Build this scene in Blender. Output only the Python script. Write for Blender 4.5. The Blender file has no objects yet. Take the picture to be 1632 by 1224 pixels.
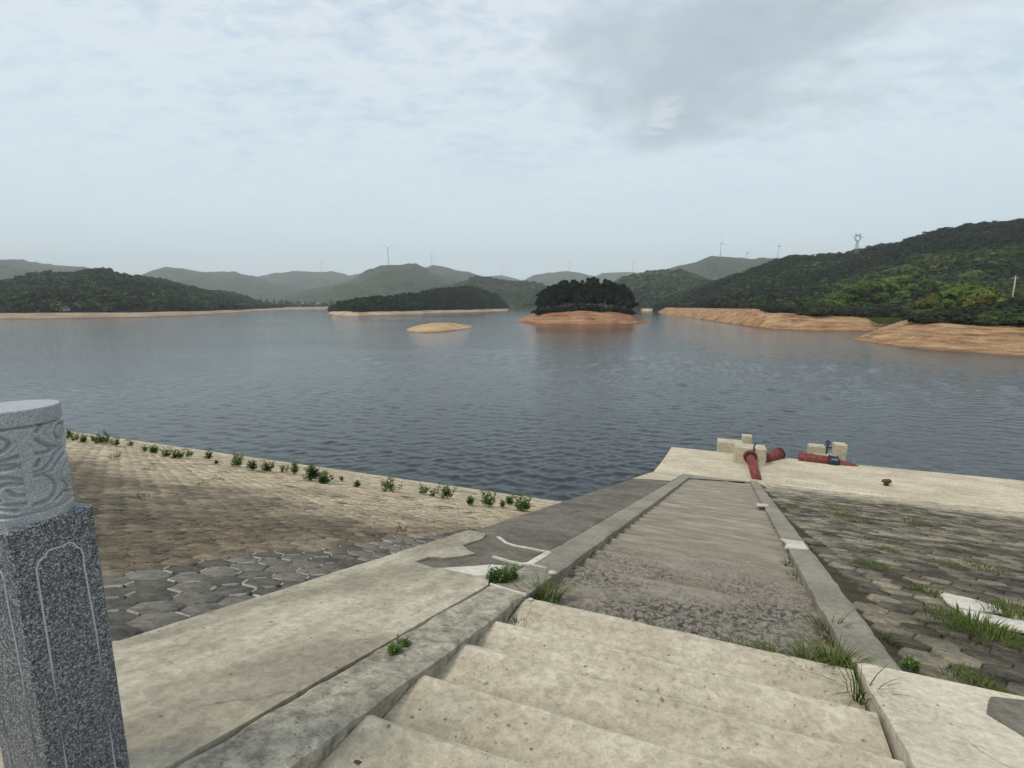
import bpy, math, random, bmesh
import numpy as np
from mathutils import Vector, Matrix
random.seed(7); RNG = np.random.default_rng(11)
S = bpy.context.scene; C = S.collection
# ------------------------------------------------------------------ camera, world, sun
F = 785.0; HY = 485.0; PITCH = math.atan((612 - HY) / F); H = 8.35; EYE = 1.5
cd = bpy.data.cameras.new('camera'); cam = bpy.data.objects.new('camera', cd); C.objects.link(cam)
cd.sensor_width = 36; cd.lens = F / 1632 * 36; cd.clip_start = 0.05; cd.clip_end = 30000
cam.location = (0, 0, H); cam.rotation_euler = (math.pi / 2 - PITCH, 0, 0); S.camera = cam
S.view_settings.view_transform = 'Standard'; S.view_settings.look = 'None'
S.view_settings.exposure = 0.55; S.view_settings.gamma = 1
SUN_EL = math.radians(52); SUN_AZ = math.radians(-118)      # azimuth of the sun measured from +Y towards +X
sd = bpy.data.lights.new('sun', 'SUN'); sd.energy = 1.5; sd.angle = math.radians(14); sd.color = (1, .93, .82)
sun = bpy.data.objects.new('sun', sd); C.objects.link(sun)
sdir = Vector((math.sin(SUN_AZ) * math.cos(SUN_EL), math.cos(SUN_AZ) * math.cos(SUN_EL), math.sin(SUN_EL)))
sun.rotation_euler = sdir.to_track_quat('Z', 'Y').to_euler(); sun.location = (0, 0, 60)

# ------------------------------------------------------------------ tiny node language
class NT:
    def __init__(s, tree): s.t = tree; s.n = tree.nodes; s.l = tree.links
    def node(s, ty, ins=None, **kw):
        n = s.n.new(ty)
        for k, v in kw.items(): setattr(n, k, v)
        for k, v in (ins or {}).items():
            if isinstance(v, bpy.types.NodeSocket): s.l.new(v, n.inputs[k])
            elif v is not None: n.inputs[k].default_value = v
        return n
    def math(s, op, a, b=None, clamp=False):
        return s.node('ShaderNodeMath', {0: a, 1: b}, operation=op, use_clamp=clamp).outputs[0]
    def noise(s, vec, scale, detail=4, rough=.55, dist=0):
        return s.node('ShaderNodeTexNoise', {'Vector': vec, 'Scale': scale, 'Detail': detail, 'Roughness': rough, 'Distortion': dist}).outputs['Fac']
    def ramp(s, f, stops):
        n = s.node('ShaderNodeValToRGB', {0: f}); e = n.color_ramp.elements
        while len(e) < len(stops): e.new(.5)
        for q, (p, c) in zip(e, stops):
            q.position = p; q.color = (c, c, c, 1) if not isinstance(c, tuple) else (*c, 1)
        return n.outputs[0]
    def mix(s, f, a, b, mode='MIX'):
        n = s.node('ShaderNodeMix', data_type='RGBA', blend_type=mode)
        for k, v in ((0, f), (6, a), (7, b)):
            if isinstance(v, bpy.types.NodeSocket): s.l.new(v, n.inputs[k])
            else: n.inputs[k].default_value = (*v, 1) if isinstance(v, tuple) else v
        return n.outputs[2]
    def mapping(s, vec, scale=(1, 1, 1), rot=(0, 0, 0), loc=(0, 0, 0)):
        return s.node('ShaderNodeMapping', {'Vector': vec, 'Scale': scale, 'Rotation': rot, 'Location': loc}).outputs[0]
    def sep(s, vec): return s.node('ShaderNodeSeparateXYZ', {0: vec}).outputs
    def bump(s, h, strength=.5, dist=.02, prev=None):
        return s.node('ShaderNodeBump', {'Height': h, 'Strength': strength, 'Distance': dist, 'Normal': prev}).outputs[0]

W = bpy.data.worlds.new('World'); S.world = W; W.use_nodes = True
w = NT(W.node_tree); w.n.clear()
sky = w.node('ShaderNodeTexSky'); sky.sky_type = 'NISHITA'; sky.sun_disc = False
sky.sun_elevation = SUN_EL; sky.sun_rotation = SUN_AZ; sky.air_density = 1.0; sky.dust_density = 2.0
tc = w.node('ShaderNodeTexCoord').outputs['Generated']
sx, sy, sz = w.sep(tc)[:3]
den = w.math('ADD', w.math('MAXIMUM', sz, 0.0), .16)
pu = w.math('DIVIDE', sx, den); pv = w.math('DIVIDE', sy, den)
cv = w.node('ShaderNodeCombineXYZ', {0: pu, 1: pv, 2: 0.0}).outputs[0]
n1 = w.noise(w.mapping(cv, (1.0, 1.5, 1)), 1.6, 6, .62, .3)
n2 = w.noise(w.mapping(cv, (1.2, 2.0, 1), (0, 0, .35)), 7.5, 7, .62, .3)
nb = w.math('ADD', w.math('MULTIPLY', n1, .45), w.math('MULTIPLY', n2, .55))
cl = w.ramp(nb, [(.38, 0.0), (.54, 1.0)])
up = w.ramp(sz, [(.12, 0.0), (.5, 1.0)])
base = w.ramp(sz, [(0.0, (5.35, 6.1, 6.55)), (.12, (5.45, 6.4, 7.0)), (.35, (5.6, 6.7, 7.55)), (.7, (5.2, 6.2, 7.2))]) if False else None
def vcol(t, c): return t.node('ShaderNodeRGB').outputs[0]
def rgb(t, c):
    n = t.node('ShaderNodeRGB'); n.outputs[0].default_value = (*c, 1); return n.outputs[0]
hor = rgb(w, (5.5, 6.35, 6.75)); blu = rgb(w, (3.7, 4.75, 5.7)); wht = rgb(w, (5.85, 6.3, 6.6)); gry = rgb(w, (3.5, 4.05, 4.4))
sheet = w.mix(cl, blu, wht)
col = w.mix(up, hor, sheet)
# the big grey cloud to the upper right
wob = w.noise(cv, 1.9, 5, .6)
cu = w.math('ADD', w.math('ADD', pu, -0.60), w.math('MULTIPLY', w.math('ADD', wob, -.5), 1.1))
cw = w.math('ADD', w.math('ADD', pv, -1.62), w.math('MULTIPLY', w.math('ADD', n1, -.5), .9))
d2 = w.math('ADD', w.math('POWER', w.math('DIVIDE', cu, .52), 2.0), w.math('POWER', w.math('DIVIDE', cw, .66), 2.0))
gm = w.ramp(d2, [(.0, 1.0), (1.3, 0.0)])
gm.node.color_ramp.interpolation = 'EASE'
col = w.mix(w.math('MULTIPLY', gm, w.math('ADD', w.math('MULTIPLY', n2, .9), .45)), col, gry)
bu = w.math('ADD', w.math('ADD', pu, -.535), w.math('MULTIPLY', w.math('ADD', wob, -.5), .25)); bv = w.math('ADD', w.math('ADD', pv, -1.90), w.math('MULTIPLY', w.math('ADD', n2, -.5), .7))
bd = w.math('ADD', w.math('POWER', w.math('DIVIDE', bu, .085), 2.0), w.math('POWER', w.math('DIVIDE', bv, .15), 2.0))
col = w.mix(w.ramp(bd, [(0., .42), (1.6, 0.)]), col, rgb(w, (6.6, 6.9, 7.1)))
col = w.mix(.86, sky.outputs[0], col)
bg = w.node('ShaderNodeBackground', {'Color': col, 'Strength': .1})
wo = w.node('ShaderNodeOutputWorld', {'Surface': bg.outputs[0]})

# ------------------------------------------------------------------ geometry of the view: used to read distances off the photo
_f = np.array([0, math.cos(PITCH), -math.sin(PITCH)]); _u = np.array([0, math.sin(PITCH), math.cos(PITCH)]); _r = np.array([1., 0, 0])
CAM = np.array([0, 0, H])
def ray(x, y): return _f + (x - 816) / F * _r - (y - 612) / F * _u
def at_depth(x, y, Y): r = ray(x, y); return CAM + r * (Y / r[1])
def at_z(x, y, z=0.): r = ray(x, y); return CAM + r * ((z - H) / r[2])
U = ray(-1300, 485); U[2] = 0; U /= -np.linalg.norm(U)
if U[0] < 0: U = -U
V = ray(1165, 712); V /= np.hypot(V[0], V[1]); SL = -V[2]
N = np.cross(U, V); N /= N[2]; O = np.array([0, 0, H - EYE])
def AB(a, b, h=0.): return O + a * U + b * V + np.array([0, 0, h])
def px_ab(x, y, h=0.):
    r = ray(x, y); t = -(EYE + h) / (N @ r); Q = r * t + CAM - O - np.array([0, 0, h])
    return np.linalg.solve(np.array([U, V, [0, 0, 1]]).T, Q)[:2]
PERP = np.array([-U[1], U[0], 0]); PERP /= np.linalg.norm(PERP)       # horizontal, towards the lake
if PERP[1] < 0: PERP = -PERP

def hsh(ix, iy, s):
    n = (ix.astype(np.int64) * 374761393 + iy.astype(np.int64) * 668265263 + s * 1442695041) & 0x7fffffff
    n = ((n ^ (n >> 13)) * 1274126177) & 0x7fffffff
    return ((n ^ (n >> 16)) & 0xffff) / 65535.0
def vnoise(x, y, s=0):
    x = np.asarray(x, float); y = np.asarray(y, float)
    ix = np.floor(x); iy = np.floor(y); fx = x - ix; fy = y - iy; fx = fx * fx * (3 - 2 * fx); fy = fy * fy * (3 - 2 * fy)
    a = hsh(ix, iy, s); b = hsh(ix + 1, iy, s); c = hsh(ix, iy + 1, s); d = hsh(ix + 1, iy + 1, s)
    return (a + (b - a) * fx) * (1 - fy) + (c + (d - c) * fx) * fy
def fbm(x, y, o=4, s=0):
    t = 0; a = .5; n = 0
    for i in range(o): t = t + a * (vnoise(x * 2 ** i, y * 2 ** i, s + i * 17) - .5); n += a; a *= .5
    return t / n                                                     # about -.5 .. .5

# ------------------------------------------------------------------ object helpers
def tag(o, label=None, cat=None, group=None, kind=None):
    for k, v in (('label', label), ('category', cat), ('group', group), ('kind', kind)):
        if v: o[k] = v
    return o
def link(o, parent=None):
    C.objects.link(o)
    if parent is not None: o.parent = parent
    return o
def empty(name, loc=(0, 0, 0), rz=0):
    o = bpy.data.objects.new(name, None); o.location = loc; o.rotation_euler = (0, 0, rz); o.empty_display_size = .2
    return link(o)
def mesh(name, V_, F_, mats, parent=None, uv=None, smooth=False, attr=None, midx=None):
    me = bpy.data.meshes.new(name)
    V_ = np.asarray(V_, float).reshape(-1, 3)
    if isinstance(F_, np.ndarray):
        k = F_.shape[1]; me.vertices.add(len(V_)); me.vertices.foreach_set('co', V_.ravel())
        me.loops.add(F_.size); me.loops.foreach_set('vertex_index', F_.ravel().astype(np.int32))
        me.polygons.add(len(F_)); me.polygons.foreach_set('loop_start', np.arange(0, F_.size, k, dtype=np.int32))
        try: me.polygons.foreach_set('loop_total', np.full(len(F_), k, dtype=np.int32))
        except Exception: pass
        me.update(calc_edges=True)
    else:
        me.from_pydata(V_.tolist(), [], F_); me.update()
    for m in (mats if isinstance(mats, (list, tuple)) else [mats]): me.materials.append(m)
    if uv is not None:
        l = me.uv_layers.new(name='ab'); vi = np.zeros(len(me.loops), np.int32); me.loops.foreach_get('vertex_index', vi)
        l.data.foreach_set('uv', np.asarray(uv, float)[vi].ravel())
    if attr:
        for k, (dom, arr) in attr.items():
            a = me.attributes.new(k, 'FLOAT', dom); a.data.foreach_set('value', np.asarray(arr, np.float32))
    if midx is not None: me.polygons.foreach_set('material_index', np.asarray(midx, np.int32))
    if smooth: me.polygons.foreach_set('use_smooth', np.ones(len(me.polygons), bool))
    me.validate()
    return link(bpy.data.objects.new(name, me), parent)
def grid_faces(n, m, flip=False):
    i = np.arange(n - 1)[:, None] * m + np.arange(m - 1)[None, :]
    f = np.stack([i, i + m, i + m + 1, i + 1], -1).reshape(-1, 4)
    return f[:, ::-1].copy() if flip else f
class MB:
    def __init__(s): s.v = []; s.f = []; s.uv = []
    def add(s, vs, fs, uv=None):
        k = len(s.v); s.v += [tuple(map(float, p)) for p in vs]; s.f += [tuple(k + i for i in f) for f in fs]
        s.uv += [tuple(q) for q in uv] if uv is not None else [(p[0], p[1]) for p in vs]
    def box(s, c, sx, sy, sz, ex=(1, 0, 0), ey=(0, 1, 0), ez=(0, 0, 1), bev=0., taper=1.):
        c = np.array(c, float); ex, ey, ez = map(lambda q: np.array(q, float), (ex, ey, ez))
        lay = []
        for z, b, tp in ((-sz / 2, 0, 1), (sz / 2 - bev, 0, taper), (sz / 2, bev, taper)) if bev else ((-sz / 2, 0, 1), (sz / 2, 0, taper)):
            X = sx / 2 * tp - b; Y = sy / 2 * tp - b; r = min(.12 * min(sx, sy), bev * 1.5) if bev else 0
            if r: pts = [(X - r, -Y), (X, -Y + r), (X, Y - r), (X - r, Y), (-X + r, Y), (-X, Y - r), (-X, -Y + r), (-X + r, -Y)]
            else: pts = [(X, -Y), (X, Y), (-X, Y), (-X, -Y)]
            lay.append([c + ex * p + ey * q + ez * z for p, q in pts])
        n = len(lay[0]); vs = [p for l in lay for p in l]; fs = []
        for k in range(len(lay) - 1):
            for i in range(n): j = (i + 1) % n; fs.append((k * n + i, k * n + j, (k + 1) * n + j, (k + 1) * n + i))
        fs.append(tuple(range((len(lay) - 1) * n, len(lay) * n))); fs.append(tuple(range(n - 1, -1, -1)))
        s.add(vs, fs); return s
    def tube(s, pts, rs, seg=8, cap=True):
        pts = [np.array(p, float) for p in pts]; rs = rs if hasattr(rs, '__len__') else [rs] * len(pts); vs = []; fs = []
        for i, p in enumerate(pts):
            t = pts[min(i + 1, len(pts) - 1)] - pts[max(i - 1, 0)]; t /= np.linalg.norm(t) + 1e-12
            a = np.cross(t, [0, 0, 1.]); 
            if np.linalg.norm(a) < 1e-3: a = np.cross(t, [0, 1., 0])
            a /= np.linalg.norm(a); b = np.cross(a, t)
            for k in range(seg): q = 2 * math.pi * k / seg; vs.append(p + rs[i] * (a * math.cos(q) + b * math.sin(q)))
        for i in range(len(pts) - 1):
            for k in range(seg): j = (k + 1) % seg; fs.append((i * seg + k, i * seg + j, (i + 1) * seg + j, (i + 1) * seg + k))
        if cap: fs.append(tuple(range(seg - 1, -1, -1))); fs.append(tuple((len(pts) - 1) * seg + k for k in range(seg)))
        s.add(vs, fs); return s
    def build(s, name, mat, parent=None, smooth=False):
        return mesh(name, s.v, s.f, mat, parent, uv=s.uv, smooth=smooth)

# ------------------------------------------------------------------ materials
def mat(name):
    m = bpy.data.materials.new(name); m.use_nodes = True; t = NT(m.node_tree); t.n.clear()
    b = t.node('ShaderNodeBsdfPrincipled', {'Roughness': .9}); b.inputs['Specular IOR Level'].default_value = .25
    t.l.new(b.outputs[0], t.node('ShaderNodeOutputMaterial').inputs[0])
    return m, t, b
def put(t, b, **kw):
    for k, v in kw.items():
        k = k.replace('_', ' ')
        if isinstance(v, bpy.types.NodeSocket): t.l.new(v, b.inputs[k])
        else: b.inputs[k].default_value = (*v, 1) if isinstance(v, tuple) else v
def coord(t, uv=True):
    return t.node('ShaderNodeUVMap', uv_map='ab').outputs[0] if uv else t.node('ShaderNodeTexCoord').outputs['Object']
def treadtone(t, col, c, back_tone, pale):
    # each tread is darker towards its back and paler along the nosing
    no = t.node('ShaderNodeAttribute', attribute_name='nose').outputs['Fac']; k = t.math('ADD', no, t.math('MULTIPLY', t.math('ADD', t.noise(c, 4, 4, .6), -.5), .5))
    col = t.mix(t.ramp(k, [(.0, .6), (.42, 0.)]), col, back_tone); return t.mix(t.ramp(k, [(.80, 0.), (.98, .4)]), col, pale)
def concrete(name, light, dark, stain, stainamt=.5, pit=.3, scale=1., aniso=(1, 1, 1), uv=True, bump=.5, brown=None, tread=None):
    m, t, b = mat(name); c = coord(t, uv); cs = t.mapping(c, aniso)
    big = t.noise(cs, .9 * scale, 5, .6, .4); mid = t.noise(cs, 5 * scale, 6, .65, .3); fine = t.noise(c, 60 * scale, 4, .7); gr = t.noise(c, 260, 2, .6)
    col = t.mix(t.ramp(big, [(.40, 0.), (.58, 1.)]), dark, light)
    col = t.mix(t.math('MULTIPLY', t.ramp(mid, [(.42, 0.), (.66, 1.)]), stainamt), col, stain)
    if brown: col = t.mix(t.math('MULTIPLY', t.ramp(t.noise(cs, 1.7 * scale, 5, .6, .6), [(.5, 0.), (.68, 1.)]), .6), col, brown)
    if tread: col = treadtone(t, col, c, *tread)
    pm = t.noise(t.mapping(c, (1, 1, 1), (0, 0, .4)), 34 * scale, 4, .75, .6)
    pits = t.ramp(pm, [(.30, 1.), (.38, 0.)]) ; pa = t.ramp(t.noise(c, 1.3 * scale, 4), [(.4, .15), (.62, 1.)])
    pf = t.math('MULTIPLY', t.math('MULTIPLY', pits, pa), pit)
    col = t.mix(pf, col, (.07, .06, .05))
    md2 = t.noise(c, 17 * scale, 6, .72, .5); fr = t.ramp(md2, [(.34, .18), (.5, .5), (.66, .80)]); col = t.mix(.38, col, fr, 'OVERLAY')
    ck = t.node('ShaderNodeTexVoronoi', {'Vector': t.node('ShaderNodeVectorMath', {0: c, 1: t.node('ShaderNodeVectorMath', {0: t.node('ShaderNodeTexNoise', {'Vector': c, 'Scale': 3.0, 'Detail': 5.0}).outputs['Color'], 1: (.35, .35, .35)}, operation='MULTIPLY').outputs[0]}, operation='ADD').outputs[0], 'Scale': .55}, feature='DISTANCE_TO_EDGE').outputs['Distance']
    ckm = t.math('MULTIPLY', t.ramp(ck, [(.0015, 1.), (.005, 0.)]), t.ramp(t.noise(c, 1.1, 3), [(.57, 0.), (.64, .6)])); col = t.mix(ckm, col, (.09, .08, .065))
    sp = t.node('ShaderNodeTexVoronoi', {'Vector': c, 'Scale': 13.0}); rs = t.sep(sp.outputs['Color'])[0]
    spm = t.math('MULTIPLY', t.ramp(sp.outputs['Distance'], [(.10, .8), (.17, 0.)]), t.math('GREATER_THAN', rs, .86)); col = t.mix(spm, col, (.11, .095, .075))
    col = t.mix(.5, col, t.mix(fine, (.2, .2, .2), (.8, .8, .8)), 'OVERLAY')
    col = t.mix(.2, col, t.mix(gr, (.1, .1, .1), (.9, .9, .9)), 'OVERLAY')
    hgt = t.math('ADD', t.math('MULTIPLY', mid, .5), t.math('ADD', t.math('MULTIPLY', fine, .25), t.math('MULTIPLY', pf, -.6)))
    put(t, b, Base_Color=col, Roughness=.93, Normal=t.bump(hgt, bump, .02)); return m
M = {}
M['cream'] = concrete('pale_concrete', (.50, .45, .345), (.37, .325, .24), (.235, .205, .15), .5, .75, brown=(.36, .30, .205))
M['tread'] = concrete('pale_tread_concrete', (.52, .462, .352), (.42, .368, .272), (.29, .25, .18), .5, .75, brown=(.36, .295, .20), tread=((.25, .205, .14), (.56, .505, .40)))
M['slabL'] = concrete('smooth_screed', (.49, .44, .335), (.285, .25, .185), (.22, .195, .145), .5, .12, scale=.9, aniso=(1.6, .7, 1), bump=.25)
M['slabR'] = concrete('cream_screed', (.60, .54, .425), (.50, .445, .345), (.38, .335, .255), .3, .25)
M['curb'] = concrete('rough_curb_concrete', (.50, .45, .35), (.33, .295, .23), (.12, .105, .088), .8, .9, scale=1.8, bump=1.)
M['curb2'] = concrete('grey_curb_concrete', (.30, .268, .21), (.22, .197, .155), (.15, .135, .108), .35, .3)
M['dark'] = concrete('weathered_dark_concrete', (.20, .177, .14), (.12, .106, .085), (.072, .064, .052), .6, .4, bump=.6)
M['berm'] = concrete('platform_concrete', (.56, .49, .365), (.43, .37, .27), (.30, .26, .19), .5, .12, scale=.6, aniso=(.6, 1.5, 1))
M['block'] = concrete('block_concrete', (.50, .44, .33), (.40, .355, .27), (.30, .26, .2), .4, .2, uv=False)
M['white'] = concrete('fresh_mortar', (.66, .62, .54), (.52, .48, .41), (.36, .33, .27), .4, .2)
M['toe'] = concrete('toe_concrete', (.48, .42, .32), (.38, .33, .25), (.26, .225, .17), .5, .2)
# lower flight: pitted and dark near the top, smoother grey below
m, t, b = mat('worn_step_concrete'); c = coord(t); x_, y_, _ = t.sep(c)[:3]
n_ = t.noise(c, .8, 5); bb = t.math('ADD', y_, t.math('MULTIPLY', n_, 2.2))
zone = t.node('ShaderNodeMapRange', {0: bb, 1: 5.6, 2: 8.6, 3: 1.0, 4: 0.0}).outputs[0]
zone = t.math('MULTIPLY', zone, t.ramp(t.noise(t.mapping(c, (1, 1.5, 1)), 1.1, 4), [(.36, .25), (.56, 1.)]))
sm = t.mix(t.ramp(t.noise(t.mapping(c, (.5, 2, 1)), 2.2, 6, .65), [(.32, 0.), (.66, 1.)]), (.175, .155, .12), (.345, .31, .245))
bw = t.ramp(t.noise(t.mapping(c, (1, 2.6, 1)), 1.1, 5, .65), [(.44, 0.), (.62, 1.)])
sm = t.mix(t.math('MULTIPLY', bw, .5), sm, (.19, .14, .095))
pm = t.noise(t.mapping(c, (1.3, 1, 1)), 15, 7, .78, .8)
pz = t.mix(t.ramp(pm, [(.43, 0.), (.55, 1.)]), (.052, .046, .04), (.32, .28, .225))
col = t.mix(zone, sm, pz)
ft = t.noise(c, 55, 4, .7); col = t.mix(.5, col, t.mix(ft, (.15, .15, .15), (.85, .85, .85)), 'OVERLAY')
col = treadtone(t, col, c, (.10, .085, .062), (.36, .325, .26))
lp = t.ramp(t.noise(t.mapping(c, (1.4, 5, 1)), 1.3, 4, .6), [(.68, 0.), (.72, 1.)])
col = t.mix(t.math('MULTIPLY', lp, .8), col, (.5, .46, .38))
put(t, b, Base_Color=col, Roughness=.95, Normal=t.bump(t.math('ADD', t.math('MULTIPLY', pm, t.math('ADD', zone, .3)), t.math('MULTIPLY', ft, .2)), .9, .03)); M['steps'] = m

def granite(name, dk, md, lt, sc):
    m, t, b = mat(name); c = coord(t, False)
    v = t.node('ShaderNodeTexVoronoi', {'Vector': c, 'Scale': sc}, feature='F1'); r = t.sep(v.outputs['Color'])[0]
    n = t.noise(c, sc * .8, 3, .7)
    k = t.math('ADD', t.math('MULTIPLY', r, .6), t.math('MULTIPLY', n, .4))
    col = t.ramp(k, [(.30, dk), (.45, md), (.60, md), (.76, lt)])
    put(t, b, Base_Color=col, Roughness=.42, Normal=t.bump(n, .12, .002)); b.inputs['Specular IOR Level'].default_value = .5; return m
M['granite'] = granite('polished_granite', (.022, .024, .029), (.105, .115, .13), (.36, .38, .40), 260)
M['granite2'] = granite('carved_granite', (.19, .205, .22), (.31, .33, .345), (.46, .48, .49), 480)
M['granite3'] = granite('engraved_granite', (.30, .32, .34), (.42, .44, .46), (.55, .57, .58), 480)
def plain(name, col, rough=.7, metal=0., var=.25, scale=3, emit=None):
    m, t, b = mat(name); c = coord(t, False); n = t.noise(c, scale, 5, .65)
    d = tuple(q * (1 - var) for q in col); l = tuple(min(1, q * (1 + var)) for q in col)
    put(t, b, Base_Color=t.mix(t.ramp(n, [(.3, 0.), (.7, 1.)]), d, l), Roughness=rough, Metallic=metal, Normal=t.bump(n, .2, .01)); return m
M['red'] = plain('red_rust_paint', (.17, .045, .038), .7, 0, .6, 6)
M['reddark'] = plain('dark_pipe_bore', (.04, .012, .012), .8)
M['iron'] = plain('dark_iron', (.03, .028, .027), .6, .3)
M['rust'] = plain('brown_rust', (.11, .055, .03), .9, 0, .5, 14)
M['blue'] = plain('blue_paint', (.12, .2, .36), .5)
M['steel'] = plain('turbine_paint', (.42, .44, .46), .5, 0, .05)
M['lattice'] = plain('galvanised_steel', (.20, .21, .22), .5, .2)
M['pole'] = plain('pole_concrete', (.42, .40, .36), .9)
M['wallw'] = plain('whitewash', (.36, .35, .36), .9); M['roof'] = plain('grey_tile', (.16, .15, .16), .9); M['glass'] = plain('dark_window', (.03, .035, .04), .2)
M['bark'] = plain('pine_bark', (.16, .125, .10), .95, 0, .4, 2); M['road'] = plain('road_concrete', (.45, .42, .36), .9)
M['litter'] = plain('dry_leaf', (.27, .19, .10), .9, 0, .5, 9)
M['stone'] = plain('pale_stone', (.5, .48, .43), .9)

def hexmat(name, kind):
    m, t, b = mat(name); c = coord(t); x_, y_, _ = t.sep(c)[:3]
    isl = t.node('ShaderNodeNewGeometry').outputs['Random Per Island']
    at = t.node('ShaderNodeAttribute', attribute_name='zone').outputs['Fac']
    lo = t.noise(c, .35, 5, .6, .3); mid = t.noise(c, 2.2, 6, .7, .4); fi = t.noise(c, 38, 5, .72)
    if kind == 'left':
        # q (uv y) = distance up from the water: pale sand-coloured below, stained dark above
        k = t.math('ADD', t.math('MULTIPLY', y_, .1), t.math('MULTIPLY', t.math('ADD', lo, -.5), 1.7))
        st = t.ramp(t.math('ADD', t.math('MULTIPLY', t.math('ADD', y_, -10.3), .16), t.math('ADD', t.math('MULTIPLY', t.math('ADD', lo, -.5), 2.4), t.math('ADD', t.math('MULTIPLY', t.math('ADD', mid, -.5), 1.8), t.math('MULTIPLY', t.math('ADD', isl, -.5), .5)))), [(.0, 0.), (.5, 1.)])
        pale = t.mix(t.ramp(mid, [(.3, 0.), (.7, 1.)]), (.36, .29, .195), (.52, .435, .305))
        dk = t.mix(t.ramp(mid, [(.36, 0.), (.64, 1.)]), (.052, .046, .039), (.225, .182, .125))
        low = t.mix(st, pale, dk)
        upz = t.mix(t.ramp(mid, [(.3, 0.), (.7, 1.)]), (.07, .064, .056), (.185, .17, .14))
        upz = t.mix(t.math('MULTIPLY', isl, .5), upz, (.20, .185, .155))
        col = t.mix(at, low, upz)
    else:
        s2 = t.ramp(t.math('ADD', t.math('MULTIPLY', t.noise(t.mapping(c, (.5, 1.3, 1), (0, 0, .25)), .8, 7, .72, .3), .9), t.math('MULTIPLY', isl, .13)), [(.44, 0.), (.62, 1.)])
        dk = t.mix(t.ramp(mid, [(.38, 0.), (.62, 1.)]), (.04, .034, .029), (.15, .128, .095))
        lt = t.mix(t.ramp(mid, [(.3, 0.), (.7, 1.)]), (.16, .138, .10), (.33, .29, .21))
        edge = t.node('ShaderNodeMapRange', {0: t.math('ADD', y_, t.math('MULTIPLY', lo, 5.)), 1: 21.5, 2: 24.5, 3: 0.0, 4: 1.0}).outputs[0]
        col = t.mix(s2, dk, lt); col = t.mix(edge, col, (.43, .38, .28))
        moss = t.ramp(t.noise(c, 1.4, 5, .7), [(.56, 0.), (.66, 1.)]); col = t.mix(t.math('MULTIPLY', moss, .45), col, (.07, .085, .03))
    tint = t.math('ADD', .7, t.math('MULTIPLY', isl, .6))
    col = t.mix(1.0, col, t.node('ShaderNodeCombineXYZ', {0: tint, 1: tint, 2: tint}).outputs[0], 'MULTIPLY')
    f2 = t.noise(c, 11, 6, .72, .6); col = t.mix(.55, col, t.ramp(f2, [(.34, .14), (.5, .5), (.66, .84)]), 'OVERLAY'); col = t.mix(.65, col, t.mix(fi, (.1, .1, .1), (.9, .9, .9)), 'OVERLAY')
    put(t, b, Base_Color=col, Roughness=.95, Normal=t.bump(t.math('ADD', fi, t.math('ADD', t.math('MULTIPLY', mid, 1.2), t.math('MULTIPLY', f2, 1.2))), .9, .02)); return m
M['hexL'] = hexmat('sandy_hex_blocks', 'left'); M['hexR'] = hexmat('mossy_hex_blocks', 'right')
M['joint'] = plain('dark_joint_soil', (.13, .102, .07), 1, 0, .6, 5)
M['jointR'] = plain('mossy_joint_soil', (.05, .045, .028), 1, 0, .5, 6)
M['mortar'] = plain('pale_joint_mortar', (.40, .375, .32), .95, 0, .3, 8)

# water
m, t, b = mat('lake_water'); c = coord(t, False)
dist = t.node('ShaderNodeVectorMath', {0: c}, operation='LENGTH').outputs[1]
rot = (0, 0, math.radians(18))
w1 = t.noise(t.mapping(c, (.55, 1.7, 1), rot), .85, 4, .6, .35)
w2 = t.noise(t.mapping(c, (.7, 1.5, 1), (0, 0, -.25)), 2.6, 4, .6, .5)
w3 = t.noise(t.mapping(c, (.25, 1, 1), rot), .10, 3, .5)
calm = t.ramp(t.noise(t.mapping(c, (.3, 1, 1), (0, 0, .1)), .013, 4, .6), [(.36, .45), (.62, 1.)])
hw = t.math('ADD', t.math('MULTIPLY', w1, .075), t.math('ADD', t.math('MULTIPLY', w2, .04), t.math('MULTIPLY', w3, .05)))
bn = t.node('ShaderNodeBump', {'Height': hw, 'Strength': calm, 'Distance': 1.0}).outputs[0]
put(t, b, Base_Color=(.024, .033, .036), Roughness=.07, IOR=1.333, Normal=bn); b.inputs['Specular IOR Level'].default_value = .5; M['water'] = m

# terrain
def soil(name, stops, sc=.12, stripes=0.):
    m, t, b = mat(name); c = coord(t, False); z = t.sep(c)[2]
    n = t.noise(c, sc, 7, .68, .4); fi = t.noise(c, sc * 14, 6, .75)
    col = t.ramp(t.math('ADD', t.math('MULTIPLY', n, .6), t.math('MULTIPLY', fi, .4)), stops)
    if stripes:
        wv = t.noise(t.mapping(c, (.05, .05, 2.2)), 1.6, 5, .7); col = t.mix(t.math('MULTIPLY', t.ramp(wv, [(.45, 0.), (.62, 1.)]), stripes), col, (.49, .38, .22))
        wd = t.noise(t.mapping(c, (.05, .05, 2.6), (0, 0, 1)), 2.3, 5, .7); col = t.mix(t.math('MULTIPLY', t.ramp(wd, [(.52, 0.), (.66, 1.)]), stripes * .7), col, (.20, .085, .045))
        cr = t.noise(t.mapping(c, (.5, .5, .3)), 1.5, 5, .75, 1.); col = t.mix(t.ramp(cr, [(.34, .85), (.42, 0.)]), col, (.12, .06, .04))
    wet = t.node('ShaderNodeMapRange', {0: z, 1: .02, 2: .30, 3: .8, 4: 0.}).outputs[0]
    col = t.mix(wet, col, (.085, .055, .04))
    put(t, b, Base_Color=col, Roughness=.95, Normal=t.bump(t.math('ADD', n, fi), .7, .3)); return m
M['redsoil'] = soil('red_earth', [(.38, (.12, .045, .022)), (.5, (.25, .095, .045)), (.62, (.38, .20, .10))], .12, .6)
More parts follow.
